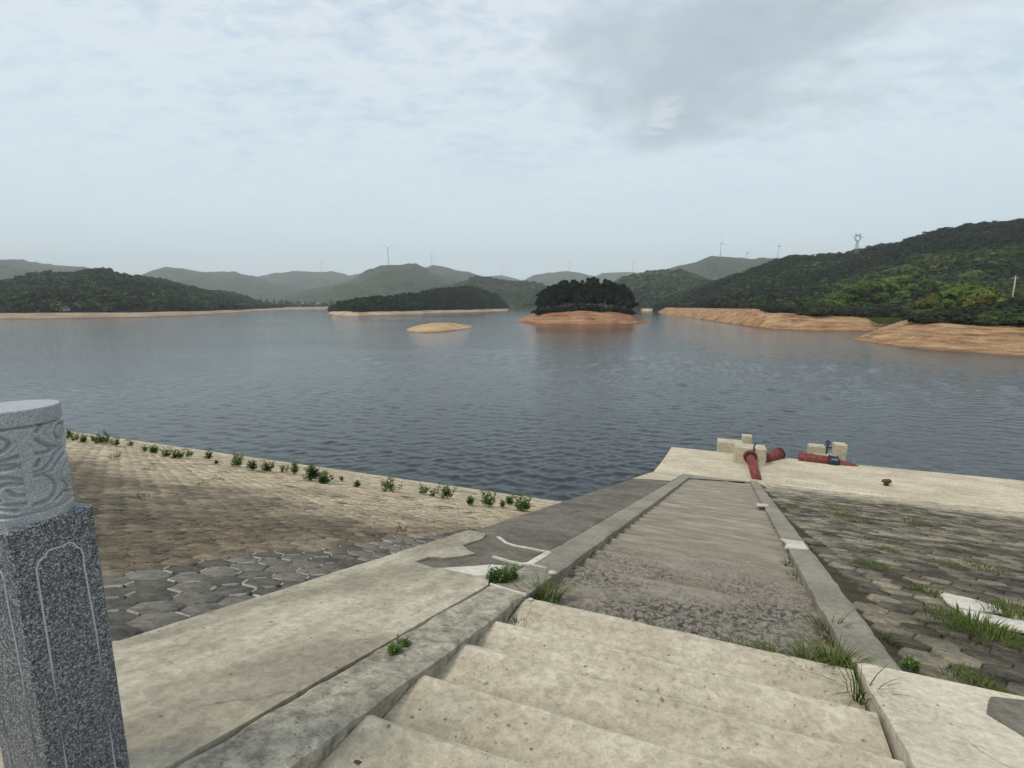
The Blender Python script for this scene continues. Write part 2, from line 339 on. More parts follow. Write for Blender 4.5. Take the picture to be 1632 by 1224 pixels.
M['sand'] = soil('tan_sand', [(.38, (.30, .17, .085)), (.5, (.47, .30, .16)), (.62, (.58, .43, .27))], .2, .5)
M['orange'] = soil('orange_earth', [(.40, (.10, .043, .020)), (.5, (.29, .145, .062)), (.60, (.45, .31, .165))], .2, .5)
M['brownshore'] = soil('brown_shore', [(.36, (.12, .085, .06)), (.5, (.27, .185, .125)), (.64, (.46, .38, .29))], .03, .4)
M['paleshore'] = soil('pale_shore', [(.38, (.27, .16, .10)), (.5, (.42, .32, .23)), (.62, (.58, .51, .42))], .05, .6)
def hillmat(name, a, b_, c_, sc=.01):
    m, t, b = mat(name); c = coord(t, False)
    n = t.noise(c, sc, 8, .7, .4); k = t.noise(c, sc * 9, 7, .75)
    col = t.mix(t.ramp(n, [(.42, 0.), (.56, 1.)]), a, b_); col = t.mix(t.ramp(k, [(.47, 0.), (.58, 1.)]), col, c_)
    put(t, b, Base_Color=col, Roughness=1., Normal=t.bump(t.math('ADD', k, n), 1., 14.)); return m
M['hill'] = hillmat('wooded_hill', (.010, .020, .010), (.05, .075, .028), (.12, .12, .06), .012)
M['floor'] = hillmat('forest_floor', (.018, .024, .012), (.03, .036, .018), (.045, .04, .022), .08)
M['grassy'] = hillmat('grassy_bank', (.06, .085, .02), (.09, .12, .03), (.05, .06, .02), .3)
def leafmat(name, stops, objcol=False):
    m, t, b = mat(name)
    if objcol:
        oc = t.node('ShaderNodeObjectInfo').outputs['Color']; at = t.node('ShaderNodeAttribute', attribute_name='tone').outputs['Fac']
        k = t.math('ADD', .45, t.math('MULTIPLY', at, 1.1)); col = t.mix(1., oc, t.node('ShaderNodeCombineXYZ', {0: k, 1: k, 2: k}).outputs[0], 'MULTIPLY')
    else:
        at = t.node('ShaderNodeAttribute', attribute_name='tone').outputs['Fac']; col = t.ramp(at, stops)
    put(t, b, Base_Color=col, Roughness=.8); b.inputs['Specular IOR Level'].default_value = .15
    tr = t.node('ShaderNodeBsdfTranslucent', {'Color': col}); mx = t.node('ShaderNodeMixShader', {0: .22, 1: b.outputs[0], 2: tr.outputs[0]})
    t.l.new(mx.outputs[0], [n for n in t.n if n.type == 'OUTPUT_MATERIAL'][0].inputs[0]); return m
M['leaf'] = leafmat('broadleaf_foliage', None, True)
M['wood'] = leafmat('woodland_foliage', [(0., (.014, .021, .011)), (.3, (.026, .040, .017)), (.45, (.050, .060, .028)), (.6, (.050, .078, .024)), (.8, (.11, .145, .032)), (1., (.19, .22, .06))])
M['grass'] = leafmat('grass_blades', [(0., (.030, .050, .010)), (.5, (.058, .10, .018)), (1., (.16, .17, .05))])
M['weed'] = leafmat('weed_leaves', [(0., (.035, .06, .018)), (.5, (.085, .14, .035)), (1., (.18, .24, .07))])

# ------------------------------------------------------------------ WATER
rr_ = np.concatenate([np.exp(np.linspace(math.log(7.), math.log(420.), 1100)), np.exp(np.linspace(math.log(430.), math.log(9000.), 40))])
aa_ = np.radians(np.linspace(-62, 62, 1500)); Rr, Aa = np.meshgrid(rr_, aa_, indexing='ij'); X = Rr * np.sin(Aa); Y = Rr * np.cos(Aa)
Zw = np.zeros_like(X); rw = np.random.default_rng(4)
gust = np.clip(.75 + 1.3 * fbm(X * .02, Y * .045, 3, 91), .25, 1.4)
for i in range(36):
    lam = .24 * (6. ** rw.uniform()); th_ = math.radians(200) + rw.normal(0, .55); ph = rw.uniform(0, 6.28); kx, ky = math.sin(th_) * 2 * math.pi / lam, math.cos(th_) * 2 * math.pi / lam
    warp = 1.6 * fbm(X / (lam * 5), Y / (lam * 5), 2, i); cell = Rr * .0038; fade = np.clip((lam / cell - 2.2) / 3., 0, 1)
    Zw += fade * lam * .0062 * np.sin(kx * X + ky * Y + ph + warp)
Zw = Zw * gust * np.clip((Rr - 8) / 6, 0, 1); Zw = Zw + .25 * np.abs(Zw)
tag(mesh('water', np.stack([X, Y, Zw], -1).reshape(-1, 3), grid_faces(len(rr_), len(aa_)), M['water'], smooth=True), kind='structure')
gx = np.array([-9000, -300, -90, 0, 90, 300, 9000.]); gy = np.array([-300, 0, 40, 120, 300, 9000.])
vv2 = np.array([(x, y, -6.) for x in gx for y in gy])
tag(mesh('lake_bed', vv2, grid_faces(len(gx), len(gy)), M['joint']), kind='structure')

# ------------------------------------------------------------------ STAIRS
A0, A1, A2, A3, A4 = -3.12, -1.9, -1.53, .88, 1.2
def sheet(name, a0, a1, b0, b1, m_, parent, h=0., thick=.6, na=24, nb_=80, rough=.006, edge=.0, seed=1, curve=None):
    a = np.linspace(0, 1, na + 1); bv = np.linspace(b0, b1, nb_ + 1); P = []; uv = []
    for i, s in enumerate(a):
        for b in bv:
            aa = a0 + (a1 - a0) * s; n = fbm(np.array(aa * 1.3), np.array(b * 1.3), 4, seed)
            if i in (0, na): aa += edge * fbm(np.array(b * 3.1), np.array(i + .5), 4, seed + 3) * 2
            P.append(AB(aa, b, h + rough * 2 * n - (.012 if i in (0, na) else 0))); uv.append((aa, b))
    P = np.array(P); uv = np.array(uv); f = [tuple(q) for q in grid_faces(na + 1, nb_ + 1)[:, ::-1]]
    # skirts
    nr = nb_ + 1; ring = [0 * nr + j for j in range(nr)] + [i * nr + nr - 1 for i in range(1, na + 1)] + [na * nr + j for j in range(nr - 2, -1, -1)] + [i * nr for i in range(na - 1, 0, -1)]
    k = len(P); low = P[ring].copy(); low[:, 2] -= thick; P = np.vstack([P, low]); uv = np.vstack([uv, uv[ring] + [thick, thick * .3]])
    for i in range(len(ring)): j = (i + 1) % len(ring); f.append((ring[i], ring[j], k + j, k + i))
    return mesh(name, P, f, m_, parent, uv=uv)
stairs = empty('concrete_stairs', tuple(AB(-.3, 0)))
stairs.location = (0, 0, 0)
tag(stairs, 'weathered concrete staircase with side curbs running down the embankment to the lake', 'staircase')
def flight(name, edges, a0, a1, m_, h, seed, wear, rnd=.035):
    """edges: the b of each nosing; treads are level, risers drop down to the next tread"""
    na = 110; av = np.linspace(a0, a1, na + 1); P = []; uv = []; ns_ = []
    prof = []                                                        # (b, nosing index, kind)
    for k in range(1, len(edges)):
        e0, e1 = edges[k - 1], edges[k]
        for s in (.0, .06, .2, .4, .6, .8, .93, 1.0): prof.append((e0 + (e1 - e0) * s + (.02 if s == 0 else 0), e1, s))
    for a in av:
        for (b, e1, s) in prof:
            z = (e1 - b) * -SL if True else 0                        # level tread below the nosing plane
            # wear of the nosing: rounded, chipped
            w_ = wear * (.5 + fbm(np.array(a * 2.3), np.array(e1 * 5.), 4, seed) * 1.6)
            if s == 1.0: z -= w_ + rnd * .5
            if s == .93: z -= w_ * .3
            bb = b + (.03 * fbm(np.array(a * 1.7), np.array(e1 * 3.), 3, seed + 5) * 2 if s in (0., 1.) else 0)
            # z here is relative to the nosing plane at b
            zz = -(e1 - b) * SL + 0
            rel = -(e1 - b) * SL * .91
            n = .007 * 2 * fbm(np.array(a * 4.), np.array(b * 4.), 4, seed + 9)
            low = .5 * rnd * (s if False else 0)
            P.append(AB(a, bb, h + rel - (w_ + rnd * .35 if s == 1. else (w_ * .3 if s == .93 else 0)) + n)); uv.append((a, b)); ns_.append(s)
    f = [tuple(q) for q in grid_faces(na + 1, len(prof))[:, ::-1]]
    P = np.array(P); uv = np.array(uv)
    k = len(P); nr = len(prof); ends = [i * nr + nr - 1 for i in range(na + 1)]; low = P[ends].copy(); low[:, 2] -= .3; P = np.vstack([P, low]); uv = np.vstack([uv, uv[ends] + [0, .3]])
    for i in range(na): f.append((ends[i], k + i, k + i + 1, ends[i + 1]))
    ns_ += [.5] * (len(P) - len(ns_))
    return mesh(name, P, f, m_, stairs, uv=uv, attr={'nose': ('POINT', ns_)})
up_e = [-.65, -.12, .36, .83, 1.29, 1.76, 2.22, 2.68, 3.15, 3.74]
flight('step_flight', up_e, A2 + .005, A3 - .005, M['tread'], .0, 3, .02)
lo_e = [3.74 + .03]; 
while lo_e[-1] < 22.2: lo_e.append(lo_e[-1] + .47 + random.uniform(-.03, .03))
lo_e.append(23.6)
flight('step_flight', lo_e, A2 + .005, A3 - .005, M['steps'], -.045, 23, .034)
sheet('side_slab', A0, A1 - .012, -1.2, 23.9, M['dark'], stairs, 0, 2.2, 24, 240, .008, .03, 31)
sheet('curb', A1 + .012, A2, -1.2, 3.72, M['curb'], stairs, .025, .5, 12, 260, .012, .032, 41)
sheet('curb', A1 + .004, A2, 3.735, 23.3, M['curb2'], stairs, .012, .5, 8, 300, .007, .022, 51)
sheet('curb', A3, A4, 3.80, 23.7, M['curb2'], stairs, .02, .6, 8, 300, .007, .022, 61)
sheet('side_slab', A3 + .02, 3.2, -1.2, 3.78, M['slabR'], stairs, .03, .6, 40, 60, .008, .03, 71)

def patch(name, pix, m_, h, parent, amp=.02, thick=None, ab=False, sub=6):
    """thin screed / mortar layer with an irregular outline, given by its outline"""
    q = [tuple(px_ab(*p)) if not ab else p for p in pix]; out = []
    for i in range(len(q)):
        p0 = np.array(q[i]); p1 = np.array(q[(i + 1) % len(q)])
        for k in range(sub):
            p = p0 + (p1 - p0) * k / sub
            if k: p = p + amp * np.array([fbm(p[1:] * 7, p[:1] * 7, 3, 5)[0], fbm(p[:1] * 7, p[1:] * 7, 3, 9)[0]]) * 2
            out.append(p)
    bm = bmesh.new(); th = thick or .004
    top = [bm.verts.new(AB(p[0], p[1], h)) for p in out]; bot = [bm.verts.new(AB(p[0], p[1], h - th - .02)) for p in out]
    fc = bm.faces.new(top); n = len(top)
    for i in range(n): bm.faces.new((top[i], bot[i], bot[(i + 1) % n], top[(i + 1) % n]))
    bmesh.ops.triangulate(bm, faces=[fc]); bmesh.ops.recalc_face_normals(bm, faces=bm.faces)
    me = bpy.data.meshes.new(name); bm.to_mesh(me); bm.free(); me.materials.append(m_)
    l = me.uv_layers.new(name='ab')
    Mi = np.linalg.inv(np.array([U, V, [0, 0, 1]]).T)
    for lp in me.loops:
        c_ = Mi @ (np.array(me.vertices[lp.vertex_index].co) - O); l.data[lp.index].uv = (c_[0], c_[1])
    return link(bpy.data.objects.new(name, me), parent)
c1 = px_ab(778, 935); e1_ = px_ab(742, 846)
out = [(A0 - .01, -1.1), (A0 - .01, 1.), (A0 - .01, 3.), (A0 - .01, 4.6), (A0 - .01, e1_[1])] + [tuple(px_ab(*p)) for p in
      [(775, 853), (768, 861), (737, 871), (745, 879), (758, 885), (735, 889), (708, 892), (685, 890), (660, 898), (681, 905), (713, 911), (781, 922)]] + [(A1 - .004, c1[1]), (A1 - .004, 2.), (A1 - .004, .8), (A1 - .004, -1.1)]
patch('screed_layer', out, M['slabL'], .022, stairs, .012, .02, ab=True)
patch('mortar_patch', [(700, 909), (713, 911), (760, 921), (785, 921), (806, 905), (786, 903), (745, 906)], M['white'], .024, stairs, .01)
def strip(pts, wd, h=.018, name='mortar_line', m_=None):
    q = [np.array(px_ab(*p)) for p in pts]; L = []; R = []
    for i in range(len(q)):
        d = q[min(i + 1, len(q) - 1)] - q[max(i - 1, 0)]; d /= np.linalg.norm(d); n = np.array([-d[1], d[0]]); ww = wd * random.uniform(.6, 1.3)
        L.append(tuple(q[i] + n * ww)); R.append(tuple(q[i] - n * ww))
    return patch(name, L + R[::-1], m_ or M['white'], h, stairs, .006, ab=True, sub=3)
strip([(794, 857), (806, 866), (820, 871), (842, 875), (862, 879), (877, 881)], .024)
strip([(875, 882), (860, 891), (845, 900), (828, 901)], .035, .02)
strip([(786, 889), (810, 896), (828, 900), (850, 903), (872, 908)], .014, .024)
strip([(782, 936), (800, 942), (818, 948), (838, 953)], .012, .04)
patch('mortar_patch', [(1243, 861), (1279, 866), (1288, 879), (1250, 876), (1254, 869)], M['white'], .034, stairs, .004)
patch('mortar_patch', [(1205, 804), (1222, 805), (1226, 809), (1207, 808)], M['white'], .034, stairs, .004)
patch('dark_slab_patch', [(1578, 1118), (1632, 1124), (1700, 1134), (1720, 1215), (1660, 1200), (1571, 1145)], M['dark'], .036, stairs, .01)
patch('joint_strip', [(1095, 757), (1186, 763), (1187, 767), (1093, 761)], M['curb2'], -.02, stairs, .004)

# crest: level paving behind the top of the stairs
zc = float(AB(0, -1.0)[2])
cr = [np.array([*(U * a + PERP * q)[:2], zc]) + np.array([V[0] * -1.05, V[1] * -1.05, 0]) for q in (0, -12) for a in (-90, 90)]
mb = MB(); P4 = [cr[0], cr[1], cr[3], cr[2]]; mb.add(P4 + [p - [0, 0, 1.] for p in P4], [(3, 2, 1, 0), (0, 1, 5, 4)], [(p[0], p[1]) for p in P4] * 2)
tag(mb.build('pavement', M['cream']), kind='structure')

# ------------------------------------------------------------------ REVETMENTS of hexagonal blocks
def hexfield(name, org, e1, e2, zf, keep, R, m_, zone=None, gap=.012, seed=0, prange=(0, 1), qrange=(0, 1), parent=None, ztop=.0):
    """org + p*e1 + q*e2 (horizontal), height zf(p,q)"""
    dx = R * 1.5; dy = R * math.sqrt(3); rows = int((qrange[1] - qrange[0]) / dy) + 1; cols = int((prange[1] - prange[0]) / dx) + 1
    jj, ii = np.meshgrid(np.arange(rows), np.arange(cols), indexing='ij')
    p = prange[0] + ii * dx; q = qrange[0] + jj * dy + (ii % 2) * dy / 2; p = p.ravel(); q = q.ravel()
    k = keep(p, q); p = p[k]; q = q[k]; n = len(p)
    p = p + RNG.normal(0, .004, n); q = q + RNG.normal(0, .004, n); tilt = RNG.normal(0, .014, (n, 2)); lift = RNG.normal(0, .005, n) + .008 * fbm(p * .5, q * .5, 3, seed); Vs = []; UVs = []
    for (r, dz) in ((R - gap / 2 - .014, 0.), (R - gap / 2, -.012), (R - gap / 2 + .002, -.05)):
        for s in range(6):
            an = s * math.pi / 3; px_ = p + r * math.cos(an); qx = q + r * math.sin(an)
            P = org[None, :] + px_[:, None] * e1 + qx[:, None] * e2
            P[:, 2] = zf(px_, qx) + ztop + lift + dz + tilt[:, 0] * r * math.cos(an) + tilt[:, 1] * r * math.sin(an)
            Vs.append(P); UVs.append(np.stack([px_, qx], 1))
    Vs = np.stack(Vs, 1).reshape(-1, 3); UVs = np.stack(UVs, 1).reshape(-1, 2)          # n*18
    top = np.array([[0, 1, 2, 3], [0, 3, 4, 5]]); side = np.array([[l * 6 + s, l * 6 + 6 + s, l * 6 + 6 + (s + 1) % 6, l * 6 + (s + 1) % 6] for l in (0, 1) for s in range(6)])
    fq = np.vstack([top, side]); fc = (np.arange(n)[:, None, None] * 18 + fq[None]).reshape(-1, 4)
    z = zone(p, q) if zone else np.zeros(n)
    o = mesh(name, Vs, fc, m_, parent, uv=UVs, attr={'zone': ('FACE', np.repeat(z, len(fq)))})
    return o, p, q
# left plane: through the waterline and just below the near end of the side slab
Wp = at_z(885, 800, 0.)[:3]; S0 = AB(A0, 1.5, -.05)
dS = float((Wp - S0) @ PERP); sL = S0[2] / dS
Uc = -U                                                               # p grows to the left
def zL(p, q): return q * sL                                           # q: horizontal distance up from the waterline
orgL = np.array([Wp[0], Wp[1], 0.])
Mi3 = np.linalg.inv(np.array([U[:2], V[:2]]).T)
def a_of(P): return Mi3[0, 0] * P[..., 0] + Mi3[0, 1] * P[..., 1]
def b_of(P): return Mi3[1, 0] * P[..., 0] + Mi3[1, 1] * P[..., 1]
def PL(p, q): return orgL + p * Uc - q * PERP + np.array([0, 0, zL(p, q)])
def px_left(x, y):
    r = ray(x, y); n_ = np.cross(Uc, -PERP + np.array([0, 0, sL])); t = ((orgL - CAM) @ n_) / (r @ n_); P = CAM + r * t
    return P, float((P - orgL) @ Uc), float(-(P - orgL) @ PERP)
qtop = (zc + .3) / sL
_, pA, qA = px_left(165, 915); _, pB, qB = px_left(660, 855)
def zoneL(p, q):
    line = qA + (qB - qA) * (p - pA) / (pB - pA); return np.where(q > line + .15 * fbm(p * 2, q * 2, 2, 8), 1., 0.)
def keepL(p, q):
    P = orgL[None] + p[:, None] * Uc - q[:, None] * PERP; return (a_of(P) < A0 + .25) & (q > .45) & (q < qtop)
embL, hp, hq = hexfield('embankment_left', orgL, Uc, -PERP, zL, keepL, .18, M['hexL'], zoneL, .008, 1, (-16, 75), (.2, qtop + 1))
tag(embL, kind='structure')
def slope_base(name, org, e1, e2, zf, pr, qr, m_, dz, n=(60, 60)):
    ps = np.linspace(*pr, n[0]); qs = np.linspace(*qr, n[1]); P = []
    for p in ps:
        for q in qs: v = org + p * e1 + q * e2; P.append((v[0], v[1], zf(p, q) + dz - (1.5 if a_of(v) > A0 + .25 else 0) + .05 * float(fbm(np.array(p * 1.1), np.array(q * 1.1), 4, 61))))
    return mesh(name, P, grid_faces(*n), m_, None, uv=[(p, q) for p in ps for q in qs])
tag(slope_base('embankment_soil', orgL, Uc, -PERP, zL, (-22, 80), (-9, qtop), M['joint'], -.016, (340, 120)), kind='structure')
# pale toe strip along the waterline
mb = MB(); segs = 300; Pt = []; uv = []
prf = [(-.9, -.25), (-.55, .035), (-.1, .05), (.50, .03), (.56, -.05)]
for i in range(segs + 1):
    p = -16 + 96 * i / segs
    for q, dz in prf:
        v = PL(p, q + .10 * float(fbm(np.array(p * 1.1), np.array(q), 4, 3)) * 2); Pt.append(v + [0, 0, dz + .02 * float(fbm(np.array(p * 2.), np.array(q * 3), 3, 4))]); uv.append((p, q))
toe = mesh('toe_kerb', Pt, grid_faces(segs + 1, len(prf)), M['toe'], None, uv=uv)
tag(toe, 'pale concrete toe kerb running along the waterline of the sandy embankment', 'kerb')
# pale mortar squeezed out of some joints in the upper, cleaner blocks
V_, F_, k = [], [], 0
R = .18
for p, q in zip(hp, hq):
    if zoneL(np.array([p]), np.array([q]))[0] < .5: continue
    if (orgL + p * Uc - q * PERP)[1] < 0: continue
    for s in range(3):
        pr = (.62, .45, .5)[s]
        if random.random() > pr: continue
        a0 = s * math.pi / 3; a1 = a0 + math.pi / 3; st_, en = random.uniform(0, .3), random.uniform(.75, 1.)
        p0 = np.array([p + R * math.cos(a0), q + R * math.sin(a0)]); p1 = np.array([p + R * math.cos(a1), q + R * math.sin(a1)])
        n_ = 6; d = (p1 - p0) / np.linalg.norm(p1 - p0); nn = np.array([-d[1], d[0]]); w0 = random.uniform(.007, .015)
        for i in range(n_ + 1):
            c_ = p0 + (p1 - p0) * (st_ + (en - st_) * i / n_); ww = w0 * random.uniform(.5, 1.3) * min(1, 2.5 * math.sin(math.pi * (i + .6) / (n_ + 1.2))) + .001
            for sg in (-1, -.5, .5, 1): e = c_ + nn * ww * sg; V_.append(PL(e[0], e[1]) + [0, 0, -.008 if abs(sg) == 1 else .007])
        for i in range(n_):
            for j in range(3): b0 = k + i * 4 + j; F_.append((b0, b0 + 1, b0 + 5, b0 + 4))
        k += (n_ + 1) * 4
tag(mesh('joint_mortar', V_, F_, M['mortar']), kind='structure')
# right plane: same plane as the stairs
e2R = PERP
def zR(p, q):
    P = np.stack([U[0] * p + PERP[0] * q, U[1] * p + PERP[1] * q], -1); return O[2] - SL * (P @ Mi3[1])
orgR = np.zeros(3)
qb = 23.6 / (np.array([Mi3[1] @ PERP[:2]])[0])                       # q where the platform starts
def keepR(p, q):
    P = np.stack([U[0] * p + PERP[0] * q, U[1] * p + PERP[1] * q], -1); a = P @ Mi3[0]; b = P @ Mi3[1]
    return (a > A4 + .16) & (b > np.where(a < 3.1, 3.9, -.9)) & (b < 23.65)
embR, _, _ = hexfield('embankment_right', orgR, U, PERP, zR, keepR, .172, M['hexR'], None, .010, 2, (1, 45), (-1.2, 26), ztop=-.02)
tag(embR, kind='structure')
Pb = [AB(a, b, -.052) for a in np.linspace(A4 - .15, 62, 80) for b in np.linspace(3.6, 24.3, 50)] ; Pb2 = [AB(a, b, -.052) for a in np.linspace(3.1, 62, 60) for b in np.linspace(-1.1, 3.6, 12)]
uvb = [(a, b) for a in np.linspace(A4 - .15, 62, 80) for b in np.linspace(3.6, 24.3, 50)] + [(a, b) for a in np.linspace(3.1, 62, 60) for b in np.linspace(-1.1, 3.6, 12)]
tag(mesh('embankment_soil', np.vstack([Pb, Pb2]), np.vstack([grid_faces(80, 50)[:, ::-1], grid_faces(60, 12)[:, ::-1] + 4000]), M['jointR'], None, uv=uvb), kind='structure')

# ------------------------------------------------------------------ PLATFORM at the foot of the stairs
zb = float(AB(0, 23.6)[2]) - .0
plat = empty('concrete_platform', (0, 0, 0)); tag(plat, 'long pale concrete platform at the water edge below the stairs', 'platform')
def onz(x, y, z): return at_z(x, y, z)
pc = onz(1070, 715, zb); pd = onz(1055, 750, zb); pe = onz(1180, 723, zb)
off = (pe - AB(0, 23.6)) @ PERP                                        # width of the platform
base0 = AB(0, 23.55); base0[2] = zb
ua = lambda a, q: base0 + U * a + PERP * q
aC = float((pc - base0) @ U); qC = float((pc - base0) @ PERP)
aD = float((pd - base0) @ U); qD = float((pd - base0) @ PERP)
na, nq = 150, 14; P = []; uv = []
for i in range(na + 1):
    s = i / na; 
    for j in range(nq + 1):
        q = off * j / nq; aL = aD - .35 + (aC - aD + .35) * min(1, max(0, (q - 0) / off)) ** .8; a = aL + (60 - aL) * s ** 1.6
        n = float(fbm(np.array(a * .6), np.array(q * .6), 4, 77)); ee = .05 * float(fbm(np.array(a * 1.5), np.array(j * 1.), 4, 5)) if j == nq else 0
        z = .035 * n + .02; 
        if j == 0: z -= .05
        P.append(ua(a, q + ee) + [0, 0, z]); uv.append((a, q))
P = np.array(P); uv = np.array(uv); f = [tuple(q) for q in grid_faces(na + 1, nq + 1)[:, ::-1]]
nr = nq + 1; ring = [j for j in range(nr)] + [i * nr + nq for i in range(1, na + 1)]; k = len(P); low = P[ring].copy(); low[:, 2] -= 2.2
out_ = np.array([PERP * .0 if j < nr else PERP * .12 for j in range(len(ring))]); P = np.vstack([P, low + out_]); uv = np.vstack([uv, uv[ring] + [0, 2.2]])
for i in range(len(ring) - 1): f.append((ring[i], ring[i + 1], k + i + 1, k + i))
mesh('deck', P, f, M['berm'], plat, uv=uv)
# pale curb line between platform and the blocks, broken
mb = MB()
for a0_, a1_ in ((2.1, 4.0), (4.15, 5.8)):
    c_ = ua((a0_ + a1_) / 2, -.18); mb.box(c_ + [0, 0, .05], a1_ - a0_, .10, .06, U, PERP, (0, 0, 1), .01)
mb.build('edge_strip', M['white'], plat)
# foot slab piece on the left of the stairs, pale
patch('foot_slab', [(A0 + .02, 17.2), (A0 + .02, 23.9), (A1 - .0, 23.9), (A1, 18.2)], M['berm'], .022, stairs, .02, .02, ab=True)

# pipework on the platform --------------------------------------------------
def bx(name, parent, c, s, m_=None, rz=0., bev=.02):
    ca, sa = math.cos(rz), math.sin(rz); ex = U * ca + PERP * sa; ey = -U * sa + PERP * ca
    return MB().box(c, s[0], s[1], s[2], ex, ey, (0, 0, 1), bev).build(name, m_ or M['block'], parent)
def loc_on(x, y, z=None): return at_z(x, y, zb if z is None else z)
g = loc_on(1195, 741)
bA = MB().box(g + PERP * .45 + [0, 0, .36], 1.42, .85, .98, U, PERP, (0, 0, 1), .035).build('concrete_block', M['block'])
tag(bA, 'large pale concrete anchor block with a red pipe passing through its face', 'block')
cA = g + PERP * .45
front = g + PERP * .0 + [0, 0, .42]
pipe = empty('red_pipe', (0, 0, 0)); tag(pipe, 'short red painted pipe running from the large anchor block down to the stair foot', 'pipe')
p0 = g + [0, 0, .46] + U * (-.02); p1 = loc_on(1206, 764, zb + .02)
MB().tube([p0 + (p0 - p1) * .02, p0 * .7 + p1 * .3, p0 * .35 + p1 * .65, p1], [.20, .195, .20, .20], 24).build('pipe_barrel', M['red'], pipe, True)
dn = (p1 - p0) / np.linalg.norm(p1 - p0); MB().tube([p0 + dn * .0, p0 + dn * .13], [.31, .31], 28).build('flange', M['red'], pipe, False)
MB().tube([p0 + dn * .135, p0 + dn * .22], [.22, .215], 24).build('collar', M['reddark'], pipe, True)
hk = g + U * .12 + [0, 0, .75] - PERP * .03
MB().tube([hk, hk + [0, 0, .22], hk + U * .03 + [0, 0, .32], hk + U * .1 + [0, 0, .35]], .035, 8).build('lifting_hook', M['iron'], bA, True)
b2 = loc_on(1163, 722) + PERP * .35
tag(bx('concrete_block', None, b2 + [0, 0, .1], (1.25, .8, .95)), 'low concrete block standing behind and left of the large anchor block', 'block')
b3 = b2 + U * .85 + PERP * .5
tag(bx('concrete_block', None, b3 + [0, 0, .3], (.5, .5, 1.1)), 'small square concrete block rising highest behind the anchor block', 'block')
tag(MB().tube([b3 - U * .26 + [0, 0, .45], b3 - U * .45 + [0, 0, .42], b3 - U * .7 + [0, 0, .40]], .035, 8).build('iron_rod', M['iron'], None, True), 'short dark iron rod sticking out of the highest small block', 'rod')
# second pipe end, right of the block
q0 = cA + U * .6 + PERP * .3 + [0, 0, .05]; q1 = loc_on(1243, 731) + [0, 0, .22] + PERP * .2
st2 = empty('red_pipe', (0, 0, 0)); tag(st2, 'red pipe stub with a capped rounded end poking out right of the anchor block', 'pipe')
dd = (q1 - q0) / np.linalg.norm(q1 - q0)
MB().tube([q0, q1 - dd * .1], [.27, .30], 24).build('pipe_barrel', M['red'], st2, True)
MB().tube([q1 - dd * .1, q1, q1 + dd * .07, q1 + dd * .09], [.315, .315, .26, .1], 24).build('end_cap', M['reddark'], st2, True)
# long pipe assembly lying along the platform edge
r0 = loc_on(1275, 735) + PERP * .25 + [0, 0, .12]; r1 = loc_on(1328, 741) + PERP * .2 + [0, 0, .05]; r2 = loc_on(1372, 746) + PERP * .25 + [0, 0, -.08]
lp = empty('red_pipe', (0, 0, 0)); tag(lp, 'long tapering red pipe lying on the platform edge with a dark clamp', 'pipe')
dd = (r1 - r0) / np.linalg.norm(r1 - r0); d3 = (r2 - r1) / np.linalg.norm(r2 - r1)
MB().tube([r0 - dd * .03, r0 + dd * .02, r0 + dd * .5, r1], [.26, .29, .29, .26], 26).build('pipe_barrel', M['red'], lp, True)
MB().tube([r1, r1 + d3 * .7, r2], [.24, .19, .10], 20).build('pipe_taper', M['red'], lp, True)
MB().tube([r1 - d3 * .22, r1 - d3 * .1, r1 + d3 * .15, r1 + d3 * .25], [.31, .34, .34, .27], 24).build('clamp', M['iron'], lp, False)
MB().box(r1 + d3 * .02 + [0, 0, .2] - PERP * .24, .26, .06, .16, U, PERP, (0, 0, 1), .015).build('clamp_plate', M['blue'], lp)
for sg in (-.16, .2): MB().tube([r1 + d3 * sg + [0, 0, .28], r1 + d3 * sg + [0, 0, .40]], .03, 6).build('bolt', M['iron'], lp)
MB().tube([r1 + d3 * -.1 + [0, 0, -.27] - PERP * .22, r1 + d3 * -.1 + [0, 0, -.27] - PERP * .30], .05, 8).build('drain_plug', M['white'], lp)
d_ = loc_on(1306, 731) + PERP * .9
tag(bx('concrete_block', None, d_ + [0, 0, .0], (.75, .6, .95)), 'low concrete block behind the middle of the long red pipe', 'block')
tag(bx('concrete_block', None, loc_on(1327, 737) + PERP * 1.2 + [0, 0, -.2], (1.3, .45, .6)), 'flat sloping concrete ledge between the two blocks behind the long pipe', 'block')
e_ = loc_on(1341, 736) + PERP * .55
tag(bx('concrete_block', None, e_ + [0, 0, .25], (.55, .6, 1.1)), 'upright pale concrete block at the right end behind the long pipe', 'block')
vl = empty('valve', (0, 0, 0)); tag(vl, 'small dark iron valve gear between the two blocks behind the long pipe', 'valve')
vc = (d_ + e_) / 2 + [0, 0, .45] + PERP * .1
MB().tube([vc - U * .45, vc + U * .45], .035, 8).build('spindle', M['iron'], vl); MB().tube([vc - [0, 0, .5], vc + [0, 0, .32]], .03, 8).build('valve_stem', M['iron'], vl)
rg = [vc + [0, 0, .25] + .10 * (U * math.cos(q) + np.array([0, 0, 1.]) * math.sin(q)) for q in np.linspace(0, 2 * math.pi, 17)]
MB().tube(rg, .025, 6, False).build('handwheel', M['iron'], vl)
# rusty mooring lump
lm = loc_on(1412, 774); st_ = empty('mooring_bollard', tuple(lm)); tag(st_, 'small rusty brown iron mooring stub on the pale platform', 'bollard')
MB().tube([(0, 0, -.02), (0, 0, .1), (0, 0, .14)], [.11, .08, .14], 12).build('stem', M['rust'], st_, True)
MB().tube([(-.21, 0, .2), (-.12, .0, .21), (0, 0, .2), (.13, 0, .21), (.22, .02, .17)], [.03, .09, .10, .09, .04], 10).build('cap', M['rust'], st_, True)

